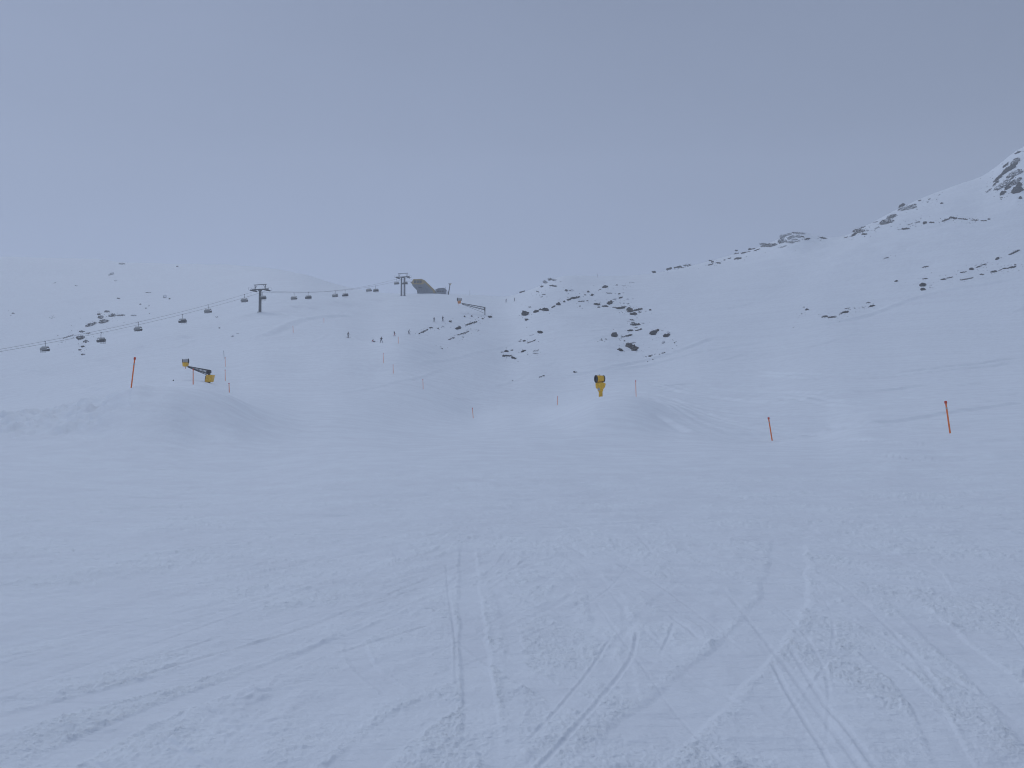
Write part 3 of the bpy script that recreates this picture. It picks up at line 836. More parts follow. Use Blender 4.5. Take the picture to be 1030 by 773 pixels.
def barrel(parent, c, axis, L, r, shell, dark_front=True):
    body = MB().lathe(c, axis, [(-L*.5, r*.80), (-L*.46, r*.96), (-L*.2, r*.98), (L*.15, r*.93), (L*.5, r*.82), (L*.5, r*.74), (-L*.46, r*.74)], 28).build('barrel', shell, parent, smooth=False)
    MB().lathe(c, axis, [(-L*.62, r*.85), (-L*.60, r*1.04), (-L*.48, r*1.06), (-L*.46, r*.9), (-L*.6, r*.82)], 28).build('intake_ring', 'black', body)
    MB().lathe(c, axis, [(L*.44, 0), (L*.44, r*.72), (L*.60, r*.72), (L*.60, r*.93), (L*.49, r*.93), (L*.47, r*.7)], 28).build('nozzle_ring', 'black', body)
    MB().lathe(c, axis, [(-L*.5, 0), (-L*.5, r*.78), (-L*.44, r*.78)], 28).build('intake_grille', 'black', body)
    return body

def fan_gun():
    Y = 112.0
    k = Y / FPX
    g = at(603.7, 399.6, Y); gz = ground(g.x, Y)
    t = thing('fan_snow_gun', 'yellow snow cannon on a yellow post on the centre mound', 'snow gun', (g.x, Y, gz))
    z = lambda y: EYE + Y * slope_of(y) - gz          # height above base for a photo row
    X = lambda x: (x - 603.7) * k
    MB().tube((X(604.2), 0, -.6), (X(604.2), 0, z(391.5)), .30, .28, 18).build('post', 'yellow', t)
    MB().lathe((X(603.9), 0, z(394.3)), (0, 0, 1), [(0, .28), (.12, .40), (.5, .44), (.75, .40), (.75, .0)], 18).build('swivel_housing', 'yellow', t)
    MB().box((X(602.0), -.42, z(391.6)), (.32, .22, .42)).build('valve_block', 'pale', t, bevel=.03)
    body = MB().lathe((X(603.7), 0, z(390.0)), (0, 0, 1), [(-.25, .0), (-.2, .5), (.0, .66), (.55, .70), (.72, .60), (.75, 0)], 22).build('turntable', 'yellow', t)
    MB().box((X(607.0), -.12, z(387.6)), (.50, .62, .58), Matrix.Rotation(R(12), 3, 'Y')).build('control_box', 'yellow', t, bevel=.05)
    MB().box((X(600.6), -.10, z(387.0)), (.42, .60, .50), Matrix.Rotation(R(-14), 3, 'Y')).build('compressor_box', 'yellow', t, bevel=.06)
    y_ = MB().box((X(603.4), 0, z(385.0)), (.95, .4, .16))
    for s in (-1, 1): y_.box((X(603.4) + s * .38, .0, z(383.6)), (.09, .3, .55))
    y_.build('yoke', 'black', t)
    ax = Vector((1.0, 0.30, 0.04)).normalized()
    barrel(t, (X(603.3), 0, z(381.3)), ax, 1.10, .54, 'yellow')
    MB().box((X(604.0), -.52, z(380.0)), (.34, .12, .42), Matrix.Rotation(R(-22), 3, 'Z')).build('side_panel', 'yellow', t, bevel=.03)
    h = MB().path([(X(602), -.5, z(385)), (X(601.4), -.55, z(388)), (X(602.6), -.45, z(391.8))], .05, 8)
    h.build('hose', 'black', t)
    MB().tube((X(602.2), -.3, z(379)), (X(602.6), -.3, z(376.6)), .05, .05).build('lifting_eye', 'pale', t)
fan_gun()

def boom_gun(base_px, base_py, Y, sc, label, colbox, colhead, boxw=1.0, drop=0.0, hs=1.0):
    """arm reaching out to the left with a small fan gun at its tip; drawn in units of the near one's photo pixels"""
    k = sc
    b = at(base_px, base_py, Y)
    gz = ground(b.x, b.y); b.z = gz
    t = thing('boom_snow_gun', label, 'snow gun', b)
    lift = -drop * k
    def q(x, y, yy=0): return Vector(((x - 209.5) * k, yy, (384 - y) * k + lift))
    if boxw >= 1:
        poly = [(208.6,376.2),(214.8,376.4),(213.4,383.4),(207.2,383.6)]
        m = MB().prism([((x - 209.5) * k, (384 - y) * k) for x, y in poly], -.65, .65).build('counterweight_box', colbox, t, bevel=.05)
        MB().prism([((x - 209.5) * k, (384 - y) * k) for x, y in [(207.5,377.2),(208.6,376.6),(207.6,383.2),(206.8,383.3)]], -.5, .5).build('hatch', 'black', m)
    MB().tube((q(210.0, 384.6)), q(210.2, 371.2), .26, .22, 14).build('mast', 'steel', t)
    MB().box(q(210.0, 373.0), (.6, .8, 3.2 * k)).build('pivot_head', 'black', t, bevel=.04)
    bo = MB()
    for s in (-1, 1):
        yy = s * .28
        th = 1.0 if boxw >= 1 else 2.0
        bo.tube(q(188.6, 367.6, yy * .6), q(210.4, 371.6, yy), .075 * th, .095 * th, 8)
        bo.tube(q(189.0, 368.4, yy * .6), q(209.8, 375.4 if boxw >= 1 else 373.6, yy), .075 * th, .095 * th, 8)
        N = 8
        for i in range(N):
            f = (i + .5) / N; f2 = (i + 1) / N
            a = q(188.6, 367.6, yy*.6).lerp(q(210.4, 371.6, yy), f); c = q(189, 368.4, yy*.6).lerp(q(209.8, 375.4, yy), f2)
            d = q(189, 368.4, yy*.6).lerp(q(209.8, 375.4, yy), f2 - 1 / N)
            bo.tube(a, c, .04, n=6).tube(a, d, .04, n=6)
    bo.build('boom', 'steel', t)
    MB().path([q(189.5, 368.8, -.1), q(196, 371.4, -.15), q(203, 374.2, -.2), q(209, 376.6, -.2)], .06, 6).build('hose', 'black', t)
    hd = MB().prism([((187 + (x - 187) * hs - 209.5) * k, (384 - (368 + (y - 368) * hs)) * k + lift) for x, y in [(183.9,363.9),(188.9,363.9),(188.2,367.9),(184.4,367.9)]], -.45, .45).build('control_box', colhead, t, bevel=.04)
    ax = Vector((1, .28, 0.02))
    barrel(t, q(187 - .6 * hs, 368 - 5.8 * hs), -ax if boxw >= 1 else ax, 5.0 * k * hs, 2.25 * k * hs, 'pale')
    MB().path([q(186, 367.9), q(186.4, 370.2)], .05, 6).build('cable_tail', 'orange_gun', t)
boom_gun(209.5, 384, 138.0, 138.0 / FPX, 'snow gun on a steel boom with yellow box, left beside an orange pole', 'yellow', 'yellow')
p2 = hit(487, 317.0, 250)
boom_gun(487, 317.0, p2.y, p2.y / FPX * 1.1, 'distant boom snow gun with orange head and no yellow box below the ridge', 'steel', 'orange_gun', 0, 5.6, .66)

# ------------------------------------------------------------------ marker poles
def make_pole():
    t = thing('marker_pole', 'x', 'marker pole', (0, 0, 0), 0, 'orange marker poles along the piste')
    # unit pole of 2 m above the snow
    MB().tube((0, 0, -.45), (0, 0, 1.95), .042, .038, 12).build('pole', 'orange', t)
    MB().lathe((0, 0, 1.84), (0, 0, 1), [(0, .040), (.01, .066), (.15, .062), (.17, .0)], 12).build('top_cap', 'cap', t)
    MB().tube((0, 0, 1.52), (0, 0, 1.60), .047, .047, 12).build('reflective_band', 'pale', t)
    return t
POLES = [  # top x, top y, base x, base y, min distance, extra distance limits, thickness, label
 (135.6, 356, 131.8, 388.0, 30, 1.0, 'tall orange pole leaning right on the left snow mound, nearest of the left poles'),
 (194.2, 371, 194.2, 387.0, 75, 1.3, 'orange pole standing behind the mound, just left of the boom gun box'),
 (224.6, 353.0, 225.2, 361.0, 100, 1.2, 'faint grey pole uphill, topmost of the short row right of the boom gun'),
 (226.2, 359.5, 226.4, 369.0, 100, 1.2, 'faint reddish pole, second from the top right of the boom gun'),
 (226.3, 372.0, 226.5, 383.5, 100, 1.3, 'dull red pole, third from the top right of the boom gun'),
 (230.3, 385.5, 230.6, 395.0, 60, 1.2, 'short dark red pole at the mound edge, lowest right of the boom gun'),
 (294.2, 328.0, 294.5, 334.8, 150, 1.5, 'faint thin pole on the slope right below the single post lift tower'),
 (325.4, 320.0, 325.4, 324.6, 150, 1.5, 'tiny faint pole between the single post lift tower and the skiers'),
 (400.3, 339.0, 400.5, 345.8, 150, 1.4, 'faint thin pole just below the skiers in the centre'),
 (385.3, 355.4, 385.5, 365.2, 120, 1.3, 'thin reddish pole, highest but one in the centre row down the piste'),
 (395.3, 367.0, 395.5, 375.8, 120, 1.3, 'thin reddish pole in the centre row, third from its top'),
 (425.3, 381.6, 425.6, 391.6, 120, 1.2, 'thin reddish pole in the centre row, second from its bottom'),
 (475.2, 410.5, 476.0, 420.8, 90, 1.2, 'red pole at the dip, lowest one of the centre row'),
 (560.8, 399.0, 560.8, 407.6, 90, 1.2, 'short reddish pole left of the yellow snow cannon'),
 (639.4, 382.8, 639.8, 399.2, 60, 1.2, 'pinkish pole on the mound right of the yellow snow cannon'),
 (772.6, 420.0, 776.4, 444.0, 30, 1.2, 'orange pole leaning left, left one of the two nearest on the right'),
 (950.6, 403.6, 955.2, 436.2, 25, 1.12, 'tallest orange pole leaning left near the right edge'),
 (601.2, 275.6, 601.2, 279.2, 300, 2.0, 'tiny grey marker post on the misty crest above the yellow snow cannon'),
 (472.5, 292.3, 472.5, 297.5, 300, 2.0, 'tiny faint post on the ridge crest right of the snow lance'),
]
pp = None
for (tx, ty, bx, by, ymin, th_, lab) in POLES:
    b = hit(bx, by, ymin)
    if lab.startswith('tall orange'): b = at(bx, by, 47.0); b.z = ground(b.x, b.y)
    H = (by - ty) / FPX * b.y
    top = Vector((b.y * (tx - CX) / FPX, b.y - 0.02 * H, b.z + H))
    if pp is None: o = pp = make_pole()
    else: o = copy_tree(pp)
    o.location = b
    d = (top - b)
    o.rotation_mode = 'QUATERNION'; o.rotation_quaternion = Vector((0, 0, 1)).rotation_difference(d)
    o.scale = (th_, th_, d.length / 2.0)
    o['label'] = lab; o['group'] = 'orange marker poles along the piste'
    if 'grey' in lab or 'tiny faint post' in lab:
        for ch in o.children:
            ch.material_slots[0].link = 'OBJECT'; ch.material_slots[0].material = M['lightsteel']

# ------------------------------------------------------------------ skiers
def make_body(joints, edges, name):
    me = bpy.data.meshes.new(name)
    me.from_pydata([j[:3] for j in joints], edges, [])
    o = bpy.data.objects.new(name, me); COL.objects.link(o)
    md = o.modifiers.new('skin', 'SKIN'); md.use_smooth_shade = True
    sv = me.skin_vertices
    if not sv:
        bm = bmesh.new(); bm.from_mesh(me); bm.verts.layers.skin.verify(); bm.to_mesh(me); bm.free(); sv = me.skin_vertices
    for i, j in enumerate(joints):
        sv[0].data[i].radius = (j[3], j[3]); sv[0].data[i].use_root = (i == 0)
    sb = o.modifiers.new('sub', 'SUBSURF'); sb.levels = 1; sb.render_levels = 1
    dg = bpy.context.evaluated_depsgraph_get()
    nm = bpy.data.meshes.new_from_object(o.evaluated_get(dg))
    bpy.data.objects.remove(o)
    nm.name = name
    return nm
def pose(kind):
    # x right, -y forward; 0 pelvis
    if kind == 'stand':
        J = [(0,.06,.92,.15),(0,.02,1.12,.15),(0,-.03,1.34,.17),(0,-.05,1.47,.08),(0,-.08,1.60,.095),(0,-.08,1.70,.09),
             (.20,-.04,1.38,.085),(.33,-.12,1.14,.06),(.36,-.36,1.02,.045),(.36,-.44,1.0,.045),
             (-.20,-.04,1.38,.085),(-.33,-.12,1.14,.06),(-.36,-.36,1.02,.045),(-.36,-.44,1.0,.045),
             (.12,.04,.84,.12),(.15,-.14,.50,.085),(.15,-.02,.14,.075),(.15,-.16,.09,.06),
             (-.12,.04,.84,.12),(-.15,-.14,.50,.085),(-.15,-.02,.14,.075),(-.15,-.16,.09,.06)]
    elif kind == 'wide':
        J = [(0,.12,.84,.15),(0,.02,1.04,.15),(0,-.12,1.24,.17),(0,-.18,1.36,.08),(0,-.24,1.48,.095),(0,-.25,1.58,.09),
             (.20,-.13,1.28,.085),(.38,-.18,1.10,.06),(.46,-.40,1.06,.045),(.48,-.47,1.05,.045),
             (-.20,-.13,1.28,.085),(-.38,-.18,1.08,.06),(-.46,-.40,.98,.045),(-.48,-.47,.96,.045),
             (.13,.08,.78,.12),(.24,-.16,.48,.085),(.32,0,.14,.075),(.32,-.14,.09,.06),
             (-.13,.08,.78,.12),(-.24,-.16,.48,.085),(-.32,0,.14,.075),(-.32,-.14,.09,.06)]
    else:  # sitting on the snow
        J = [(0,.15,.16,.16),(0,.20,.36,.15),(0,.16,.58,.17),(0,.12,.70,.08),(0,.08,.82,.095),(0,.08,.91,.09),
             (.20,.15,.62,.085),(.32,.18,.38,.06),(.30,-.05,.25,.045),(.30,-.12,.23,.045),
             (-.20,.15,.62,.085),(-.32,.28,.38,.06),(-.36,.36,.14,.045),(-.37,.38,.07,.045),
             (.12,.05,.17,.12),(.18,-.30,.42,.085),(.18,-.62,.12,.075),(.18,-.74,.16,.06),
             (-.12,.05,.17,.12),(-.18,-.30,.40,.085),(-.18,-.62,.12,.075),(-.18,-.74,.16,.06)]
    E = [(0,1),(1,2),(2,3),(3,4),(4,5),(2,6),(6,7),(7,8),(8,9),(2,10),(10,11),(11,12),(12,13),(0,14),(14,15),(15,16),(16,17),(0,18),(18,19),(19,20),(20,21)]
    return J, E
BODY = {}
for kd in ('stand', 'wide', 'sit'):
    J, E = pose(kd)
    me = make_body(J, E, 'person')
    hip = J[0][2] + 0.06; neck = J[3][2] + 0.03
    for s in ('c_black', 'c_navy', 'skin'): me.materials.append(M[s])
    for p in me.polygons:
        c = p.center
        if c.z > neck: p.material_index = 2
        elif c.z > hip and not (kd == 'sit' and c.y < -.2): p.material_index = 0
        else: p.material_index = 1
    BODY[kd] = (me, Vector(J[5][:3]), Vector(J[16][:3]), Vector(J[20][:3]))
def ski_mesh():
    m = MB()
    m.box((0, 0, .015), (.10, 1.45, .02)).box((0, -.80, .05), (.09, .20, .02), Matrix.Rotation(R(-22), 3, 'X')).box((0, -.02, .05), (.09, .36, .06))
    return m
SK = ski_mesh().build('ski', 'ski'); HM = MB().lathe((0, 0, 0), (0, 0, 1), [(-.10, .10), (-.06, .128), (.02, .132), (.09, .11), (.13, .06), (.145, 0)], 16).build('helmet', 'c_black', smooth=True)
GG = MB().box((0, -.105, -.02), (.17, .06, .08)).build('goggles', 'black', bevel=.015)
SKm, HMm, GGm = SK.data, HM.data, GG.data
for o in (SK, HM, GG): bpy.data.objects.remove(o)
def skier(px, py, hpx, kd, top, legs, rz, label, ymin=200):
    p = hit(px, py, ymin)
    me, head, f1, f2 = BODY[kd]
    full = {'stand': 1.80, 'wide': 1.70, 'sit': 1.0}[kd]
    sc = min(max(1.1 * hpx / FPX * p.y / full, 0.95), 1.3)
    o = bpy.data.objects.new('person', me); COL.objects.link(o)
    for i, s in enumerate((top, legs, 'skin')):
        o.material_slots[i].link = 'OBJECT'; o.material_slots[i].material = M[s]
    o.location = p; o.rotation_euler = (0, 0, rz); o.scale = (sc,) * 3
    o['label'] = label; o['category'] = 'person'; o['group'] = 'skiers on the upper slope'
    for nm, dm, loc in (('helmet', HMm, head + Vector((0, 0, .02))), ('goggles', GGm, head + Vector((0, 0, -.03)))):
        c = bpy.data.objects.new(nm, dm); COL.objects.link(c); c.parent = o; c.location = loc
    for f in (f1, f2):
        c = bpy.data.objects.new('ski', SKm); COL.objects.link(c); c.parent = o
        c.location = (f.x, f.y - .08, 0.0) if kd != 'sit' else (f.x, f.y - .1, .0)
skier(349.8, 339.8, 5.3, 'stand', 'c_black', 'c_black', 2.6, 'skier in black standing apart, leftmost of the skiers')
skier(375.2, 344.4, 2.8, 'sit', 'c_red', 'c_navy', 1.2, 'skier sitting low on the snow, second from the left')
skier(383.3, 344.8, 5.2, 'wide', 'c_black', 'c_navy', 0.3, 'dark clad skier crouching beside the one sitting on the snow')
skier(396.8, 338.2, 4.4, 'wide', 'c_black', 'c_red', -0.8, 'skier in black top and red trousers above the centre pole row')
skier(411.0, 336.4, 4.2, 'wide', 'c_navy', 'c_black', 0.9, 'skier in navy between the red trousered skier and the rocks')
skier(436.5, 324.2, 4.6, 'stand', 'c_navy', 'c_black', 0.1, 'dark upright skier, left one of two above the small rock line')
skier(445.2, 323.4, 5.0, 'stand', 'c_grey', 'c_grey', 2.9, 'grey clad upright skier, right one of two above the small rock line')
skier(509.0, 304.4, 3.2, 'wide', 'c_grey', 'c_grey', 0.6, 'greyish skier at the ridge, left one of the distant two', 300)
skier(517.5, 303.2, 3.2, 'stand', 'c_navy', 'c_black', 2.2, 'dark skier at the ridge, right one of the distant two', 300)

# ------------------------------------------------------------------ rocks
_bm = bmesh.new(); bmesh.ops.create_icosphere(_bm, subdivisions=3, radius=1.0)
ICO = np.array([v.co[:] for v in _bm.verts]); ICF = [tuple(v.index for v in f.verts) for f in _bm.faces]; _bm.free()
_bm = bmesh.new(); bmesh.ops.create_icosphere(_bm, subdivisions=2, radius=1.0)
ICO2 = np.array([v.co[:] for v in _bm.verts]); ICF2 = [tuple(v.index for v in f.verts) for f in _bm.faces]; _bm.free()
def lump(rn, sx, sy, sz, rot, big):
    V = (ICO if big else ICO2).copy()
    for _ in range(11):
        n = rn.normal(size=3); n /= np.linalg.norm(n); d = rn.uniform(.48, .86)
        s = V @ n; m = s > d
        V[m] -= np.outer((s[m] - d), n)
    V += rn.normal(size=V.shape) * (.15 if big else .07)
    V = V * np.array([sx, sy, sz])
    c, s = math.cos(rot), math.sin(rot)
    V = np.stack([V[:, 0]*c - V[:, 2]*s, V[:, 1], V[:, 0]*s + V[:, 2]*c], 1)   # tilt in the plane facing down-slope
    return V
ROCKN = 0
ALLROCK = []
def rock(px, py, w, h, ang, m, seed, name, ymin):
    """an outcrop of w x h photo pixels: one or several angular lumps pushed through the snow"""
    rn = np.random.RandomState(seed)
    mb = MB()
    w *= 1.12; h *= 1.16
    c0 = hit(px, py + h * .15, ymin)
    k = c0.y / FPX
    if w < 3.2: parts = [(0, 0, w * .5, h * .5)]
    else:
        n = int(min(5 + w * (2.2 if w < 8 else 2.8), 44)); parts = []
        asp = max(w / max(h, .5), 1)
        for i in range(n):
            u = -1 + 2 * (i + .5) / n + rn.uniform(-.5, .5) / n; v = (math.sin(seed + i * .8) * .7 + rn.uniform(-.3, .3)) * math.sqrt(max(0, 1 - u * u))
            s = rn.uniform(.18, .56) * h * (1 if w < 8 else .72)
            sxx = max(s * rn.uniform(.9, 1.1 + .2 * min(asp, 4)), 1.5 * w / n)
            parts.append((u * (w * .5 - sxx * .5), v * max(h * .5 - s * .6, 0), sxx * .75, s * .75))
    ca, sa = math.cos(R(ang)), math.sin(R(ang))
    for (u, v, sx, sz) in parts:
        x = px + u * ca + v * sa; y = py - u * sa + v * ca
        p = hit(x, y + sz * .1, ymin)
        if p.y * slope_of(y) + EYE > p.z + .3 * h * k:            # stands up above the ridge line behind it
            p = at(x, y, c0.y)
        if abs(p.y - c0.y) > 60: p = at(x, y, c0.y)
        kk = p.y / FPX
        V = lump(rn, sx * kk * 1.22, max(sx, sz) * kk * (.9 if w < 8 else 1.7), sz * kk * 1.35 + .1, R(ang) + rn.uniform(-.45, .45), w > 5)
        V = V + np.array([p.x, p.y, p.z - sz * kk * .10]) - np.array(c0)
        mb.add(V.tolist(), ICF if w > 5 else ICF2)
    o = mb.build(name, m, loc=c0)
    return o

def cluster(where, group, rocks, ymin=110, cat='rock'):
    global ROCKN
    rocks = sorted(rocks, key=lambda r: r[0])
    n = len(rocks)
    for i, r in enumerate(rocks):
        ALLROCK.append(r[:4]); px, py, w, h = r[:4]; ang = r[4] if len(r) > 4 else 0; m = r[5] if len(r) > 5 else 'rock'
        look = r[6] if len(r) > 6 else None
        ROCKN += 1
        o = rock(px, py, w, h, ang, m, 100 + ROCKN, 'rock' if w < 7 else 'rock_outcrop', ymin)
        if m != 'rock_frost' and (w * h > 26 and py < 260 or px < 130 and w * h > 9) and not (look and 'thick' in look) and not (px > 990 and m == 'rock'): o.data.materials[0] = M['rock_mottled']
        tone = {'rock': 'dark', 'rock_brown': 'brownish', 'rock_frost': 'snow dusted'}[m]
        if look: o['label'] = look
        else:
            size = 'tiny' if w < 2.6 else 'small' if w < 4.6 else 'broad' if w > 6.5 else 'low'
            pos = ('leftmost' if i == 0 else 'rightmost' if i == n - 1 else ORD[i + 1] + ' from left')
            o['label'] = f'{size} {tone} rock, {pos} {where}'
        o['category'] = cat; o['group'] = group
B, F_ = 'rock_brown', 'rock_frost'
cluster('in the rock band behind left lift chairs', 'rocks of the left rock band', [
 (98.3,316.6,3,2),(106.6,313.9,5,2,5),(100.4,319.7,4.5,3),(111.8,318,5.5,3.5,10,B),(120.5,317.6,8,1.6,5,B),(103.5,323.9,8,4,10,B,'largest brownish rock in the band behind the left lift chairs'),
 (91,327,10,3,20,B),(81.5,334,5,2),(80.7,340.4,6,4.5,0,'rock'),(85.6,344,4.5,2.6),(82.6,349,3,2.2),(79.7,352.4,3,1.8),(83,356.8,3.5,2.6),(93.8,339.4,2,1.2),(88,335.6,4,1.2),(68,339,10,1.2,20,B),(61,344.5,3,1,0,F_)], 200)
cluster('of specks high on left slope', 'scattered stones on the left mountainside', [
 (121,265.8,6,1.6),(110.5,276,5,2.5,30,F_),(115,282.6,3,1.4,0,F_),(75,287.6,3,1.2,0,F_),(11.8,315.6,2.4,1.4),(118,300.5,3,1.4),(53,285,2.6,1,0,F_),(53,319.4,3,.8,0,F_)], 250)
cluster('of scattered specks below left ridge', 'scattered stones below the left ridge', [
 (177,268.4,2.6,1.2),(148,294.6,5,1.2,0,F_),(169.7,301,1.6,2.2),(149,308,1.6,1.6),(146,310.4,1.6,1.4),(140,306.5,2.4,1.2),(149.4,316,1.5,1.5),(121.7,317.6,5,1.5),(133.5,317.8,5,1.5,0,F_),
 (220.4,330.3,1.8,1.8),(217.3,319.3,3,1),(233.5,338.6,3,1.8,20,F_),(238.5,335.7,3,1,0,F_),(165,299,3,4,-30,F_)], 200)
cluster('in the short chain above centre skiers', 'rocks near the centre skiers', [
 (421.7,336,2.4,1.3,35),(425.5,334.2,4.6,1.6,30),(429.2,332.2,3,1.2,25),(433.2,330.2,3.6,1.6,10),(440.5,331,1.6,1.2),(445,329,3,1,20,F_),(452.8,323.8,3,2.4,0,'rock','roundish dark rock just right of the two upright skiers'),(443.9,350.9,2.4,1.6,0,F_)], 150)
cluster('of streaks below second boom gun', 'rocks below the distant boom gun', [
 (460.7,330.5,5.6,2.6,20),(473.9,325.7,11.5,1.9,18,'rock','long thin dark rock streak below the distant boom gun'),(465.4,336,5,1.6,15),(461,337.2,3,1.1),(470.2,334.2,3.4,1.2,25),(456,340.3,3.4,1.3),(452.6,341.6,4,1,20),(465.8,339.5,1.6,1.1),(481,332.5,2,1.3,0,F_)], 150)
cluster('of dark stones beside second boom gun', 'stones beside the distant boom gun', [
 (467.3,319.0,1.7,2.2),(474.3,318.6,1.7,1.6),(485.5,321,1.7,1.7),(492.7,319.3,3.3,2.6),(481,319.8,1.2,.8)], 200)
cluster('in the group atop the centre crest', 'rocks atop the centre crest', [
 (555.4,281.4,8,2.4,-10,F_),(548.8,284.1,5,2.2,-20,F_),(545.2,288.6,3,2),(556.4,288,6.4,1.6,-8),(541,293.7,3.4,.9,-20),(547,296.6,3.4,1.1),(545,299,2,1),(525.3,293.7,5,1.1,18),(569.7,292.6,2.5,2.4),(575,292.4,4,2.8,0,F_)], 250)
cluster('on the diagonal chain left of centre', 'rocks of the diagonal chain', [
 (528.5,315.8,6,5,0,'rock','biggest dark boulder at lower left end of the diagonal rock chain'),(529.5,322,3,2.4),(533,309.3,3,.8),(539.4,314,4.8,2.8,20),(543.6,311.6,3,2),(548.8,312,6,3.4,-15),(557,309,4.4,1.6,30),(562,306.4,3.6,3.6,45),
 (567.5,304,2.4,2.2),(572.4,302,4,2.2,15),(578.7,299.9,9.5,2.3,10,'rock','long dark rock ledge in the middle of the diagonal rock chain'),(585,303.5,6,1,5),(591,303,2,1.2),(583.5,308.4,1.8,.8),(588.9,297,2.4,1.2,20),(592,294,2.4,3.8),(596.1,297,3,2.4,20),(603.4,291.8,3,.8,25),(609,289,5,2.8,10)], 200)
cluster('of scattered rocks right of centre skiers', 'scattered rocks below the diagonal chain', [
 (543.4,334.6,5,2.4,-15),(534.5,337.5,4,.9,10,F_),(527.2,343.3,3,1.7),(523.1,343.5,2.6,.8),(532.6,344.7,5,1.1,20),(537.2,342.9,4,1,25),(526.4,353.8,4.6,2,25),(539,353.4,5,1,5,F_),(539,356,5,1,-5,F_)], 150)
cluster('in the small group low on slope', 'small low rock group', [
 (509.5,353.8,4,2.2),(515,352.7,2.4,1.4),(505,354.6,3,.8),(510.4,358.2,9.5,1.7,-3,'rock','thin dark ledge, the widest rock low left of the snow cannon'),(516.8,360.7,4.6,2,-20),(506.6,358.9,3,1,0)], 130)
cluster('of single stones near snow cannon', 'single stones near the snow cannon', [
 (578.7,374.8,4,1.8,-8),(546.6,378.6,2.4,1.1,0),(543.6,379.6,3,1.2,10),(515.7,383.3,2.2,.9),(174.2,383.2,1.4,1.2)], 100)
cluster('in the upper band of centre hill', 'rocks of the upper band', [
 (600.5,306.7,5.4,2.2,-8),(602.4,309.4,3,1.4,0),(608.9,308.6,6,1.7,0),(614,305,5,3.4,30,B),(618.6,301.4,3,2,0,F_),(624.4,310.2,8.5,2.6,5,'rock','long dark ledge in the middle of the upper rock band'),
 (618.4,309.6,4,1.2),(633.6,312.5,5.4,4.6,-40,B),(641.6,311.9,8,2.2,12,B),(637.4,316.3,6,2.8,0,B),(629,309,3,1.4),(644,314.3,3,1.4)], 200)
cluster('of stones above the upper band', 'stones above the upper band', [
 (613.5,295.3,5,.9),(623.4,296,2.6,1.2),(618.6,300.8,2.6,2.2,0,F_),(624.6,299.9,3.6,1.8,15),(631.6,301.7,2.8,2,0,F_),(627.5,305.3,2,1),(632,305.6,3.5,.8,0,F_),(620.8,287.2,2.2,1.2),(628,287.5,4,.7,0,F_),(654.3,312.2,2.2,1.8),(636.5,284.6,4,1,0,F_)], 200)
cluster('of ledges below the upper band', 'ledges below the upper band', [
 (636.2,322.2,4,1.3,-5),(639.4,326.7,9,2.3,0,'rock','wide dark ledge, second one down below the upper rock band'),(637,324.6,4,.9),(634,333,5.4,1.9,5),(642.5,332.4,6.4,1.4,15,B),(640,330,3,.8),(626.8,339.2,4,1.2,8),(632.8,338,6.4,1.8,15),(628.4,343.3,1.7,1),(647,325.4,3,1,0,F_)], 150)
cluster('of dark boulders above snow cannon', 'boulders above the snow cannon', [
 (618.3,337.6,4.6,5,45,'rock','upright dark boulder above left of the big brown rock'),(605.6,342.3,2.6,1),(609.4,341.4,2,.9),(635.6,345.4,7,1.5,10,F_),
 (635,349.6,11,5.5,-32,B,'big brown slanting rock, largest one above the yellow snow cannon'),(640,350.4,5,2.2,-5,B),(624,352.6,4.6,3,-10),
 (657.5,335.6,5,4.6,0,'rock'),(661.3,333,4,3,35,B),(671,338,6,3.6,20,B),(672.4,335.4,3,3,-40,F_),(667.6,344.8,3,2.4,50,F_),(679,345.3,1.8,.8)], 130)
cluster('in the low line right of big brown rock', 'low line of stones on the right', [
 (653.7,358.8,2.6,1.8),(656,357.6,2,1),(663.6,356.8,2.4,1,10),(667.6,355.4,3.6,1.3,12),(649.5,358.9,2,.8,0,F_)], 120)
cluster('on the right skyline lower end', 'rocks along the lower right skyline', [
 (658.3,273.8,3.4,2),(673.8,270.5,5.4,1.6,15),(683.3,268.7,5,1.3,10),(687,269.4,3,.9),(690,267,3.4,1.6,0,F_),(694,267,4,2.8,0,F_),(679.5,269.4,2.5,1)], 250)
cluster('on the right skyline middle part', 'rocks along the middle right skyline', [
 (716.3,263.2,5,1.8,-30),(715.6,266.6,5,1.3,15),(723.3,264.9,5,1.6,-8),(730,262,2.6,1.1),(734.7,260.2,3.4,1.3,10),(743.2,260.5,6.4,2.2,5),(742.1,255.1,4,1.4),(741.7,252.2,3,1.2),
 (749,254.8,5,1.6,12),(757.3,250.8,6,1.4,3),(762.6,251.8,6,1.1,20),(754,253.6,4,1,15),(767.5,245.4,5,1.4,5,F_),
 (774.5,247,15,3.6,5,B,'long brown outcrop on the skyline left of the frosted crag')], 300)
cluster('on skyline around the frosted crag', 'rocks of the frosted crag', [
 (789,238.5,6,4.4,30,F_),(788,243,6.5,4.6,-10,F_,'pale frosted rock at the foot of the skyline crag'),(796,243.8,8,2.2,-5,F_),(794,236.6,7,2.4,12,F_),(804.5,235,12,2.6,-4,F_,'frosted rock cap, topmost of the pale skyline crag'),
 (808.5,238.4,4,1.6,-20,B),(813.3,240.8,5.4,1.8,8),(789,248.6,6,1.4,20,F_),(803,243.2,6,.9,10,F_),(797.5,239.4,7,3.2,20,F_),(804,238.4,5,2.2,-15,F_),(800.5,241.6,6,1.8,5,F_),(829.6,239.9,6,1.9,-8,'rock','lone dark flat rock on skyline between the frosted crag and brown crag')], 300)
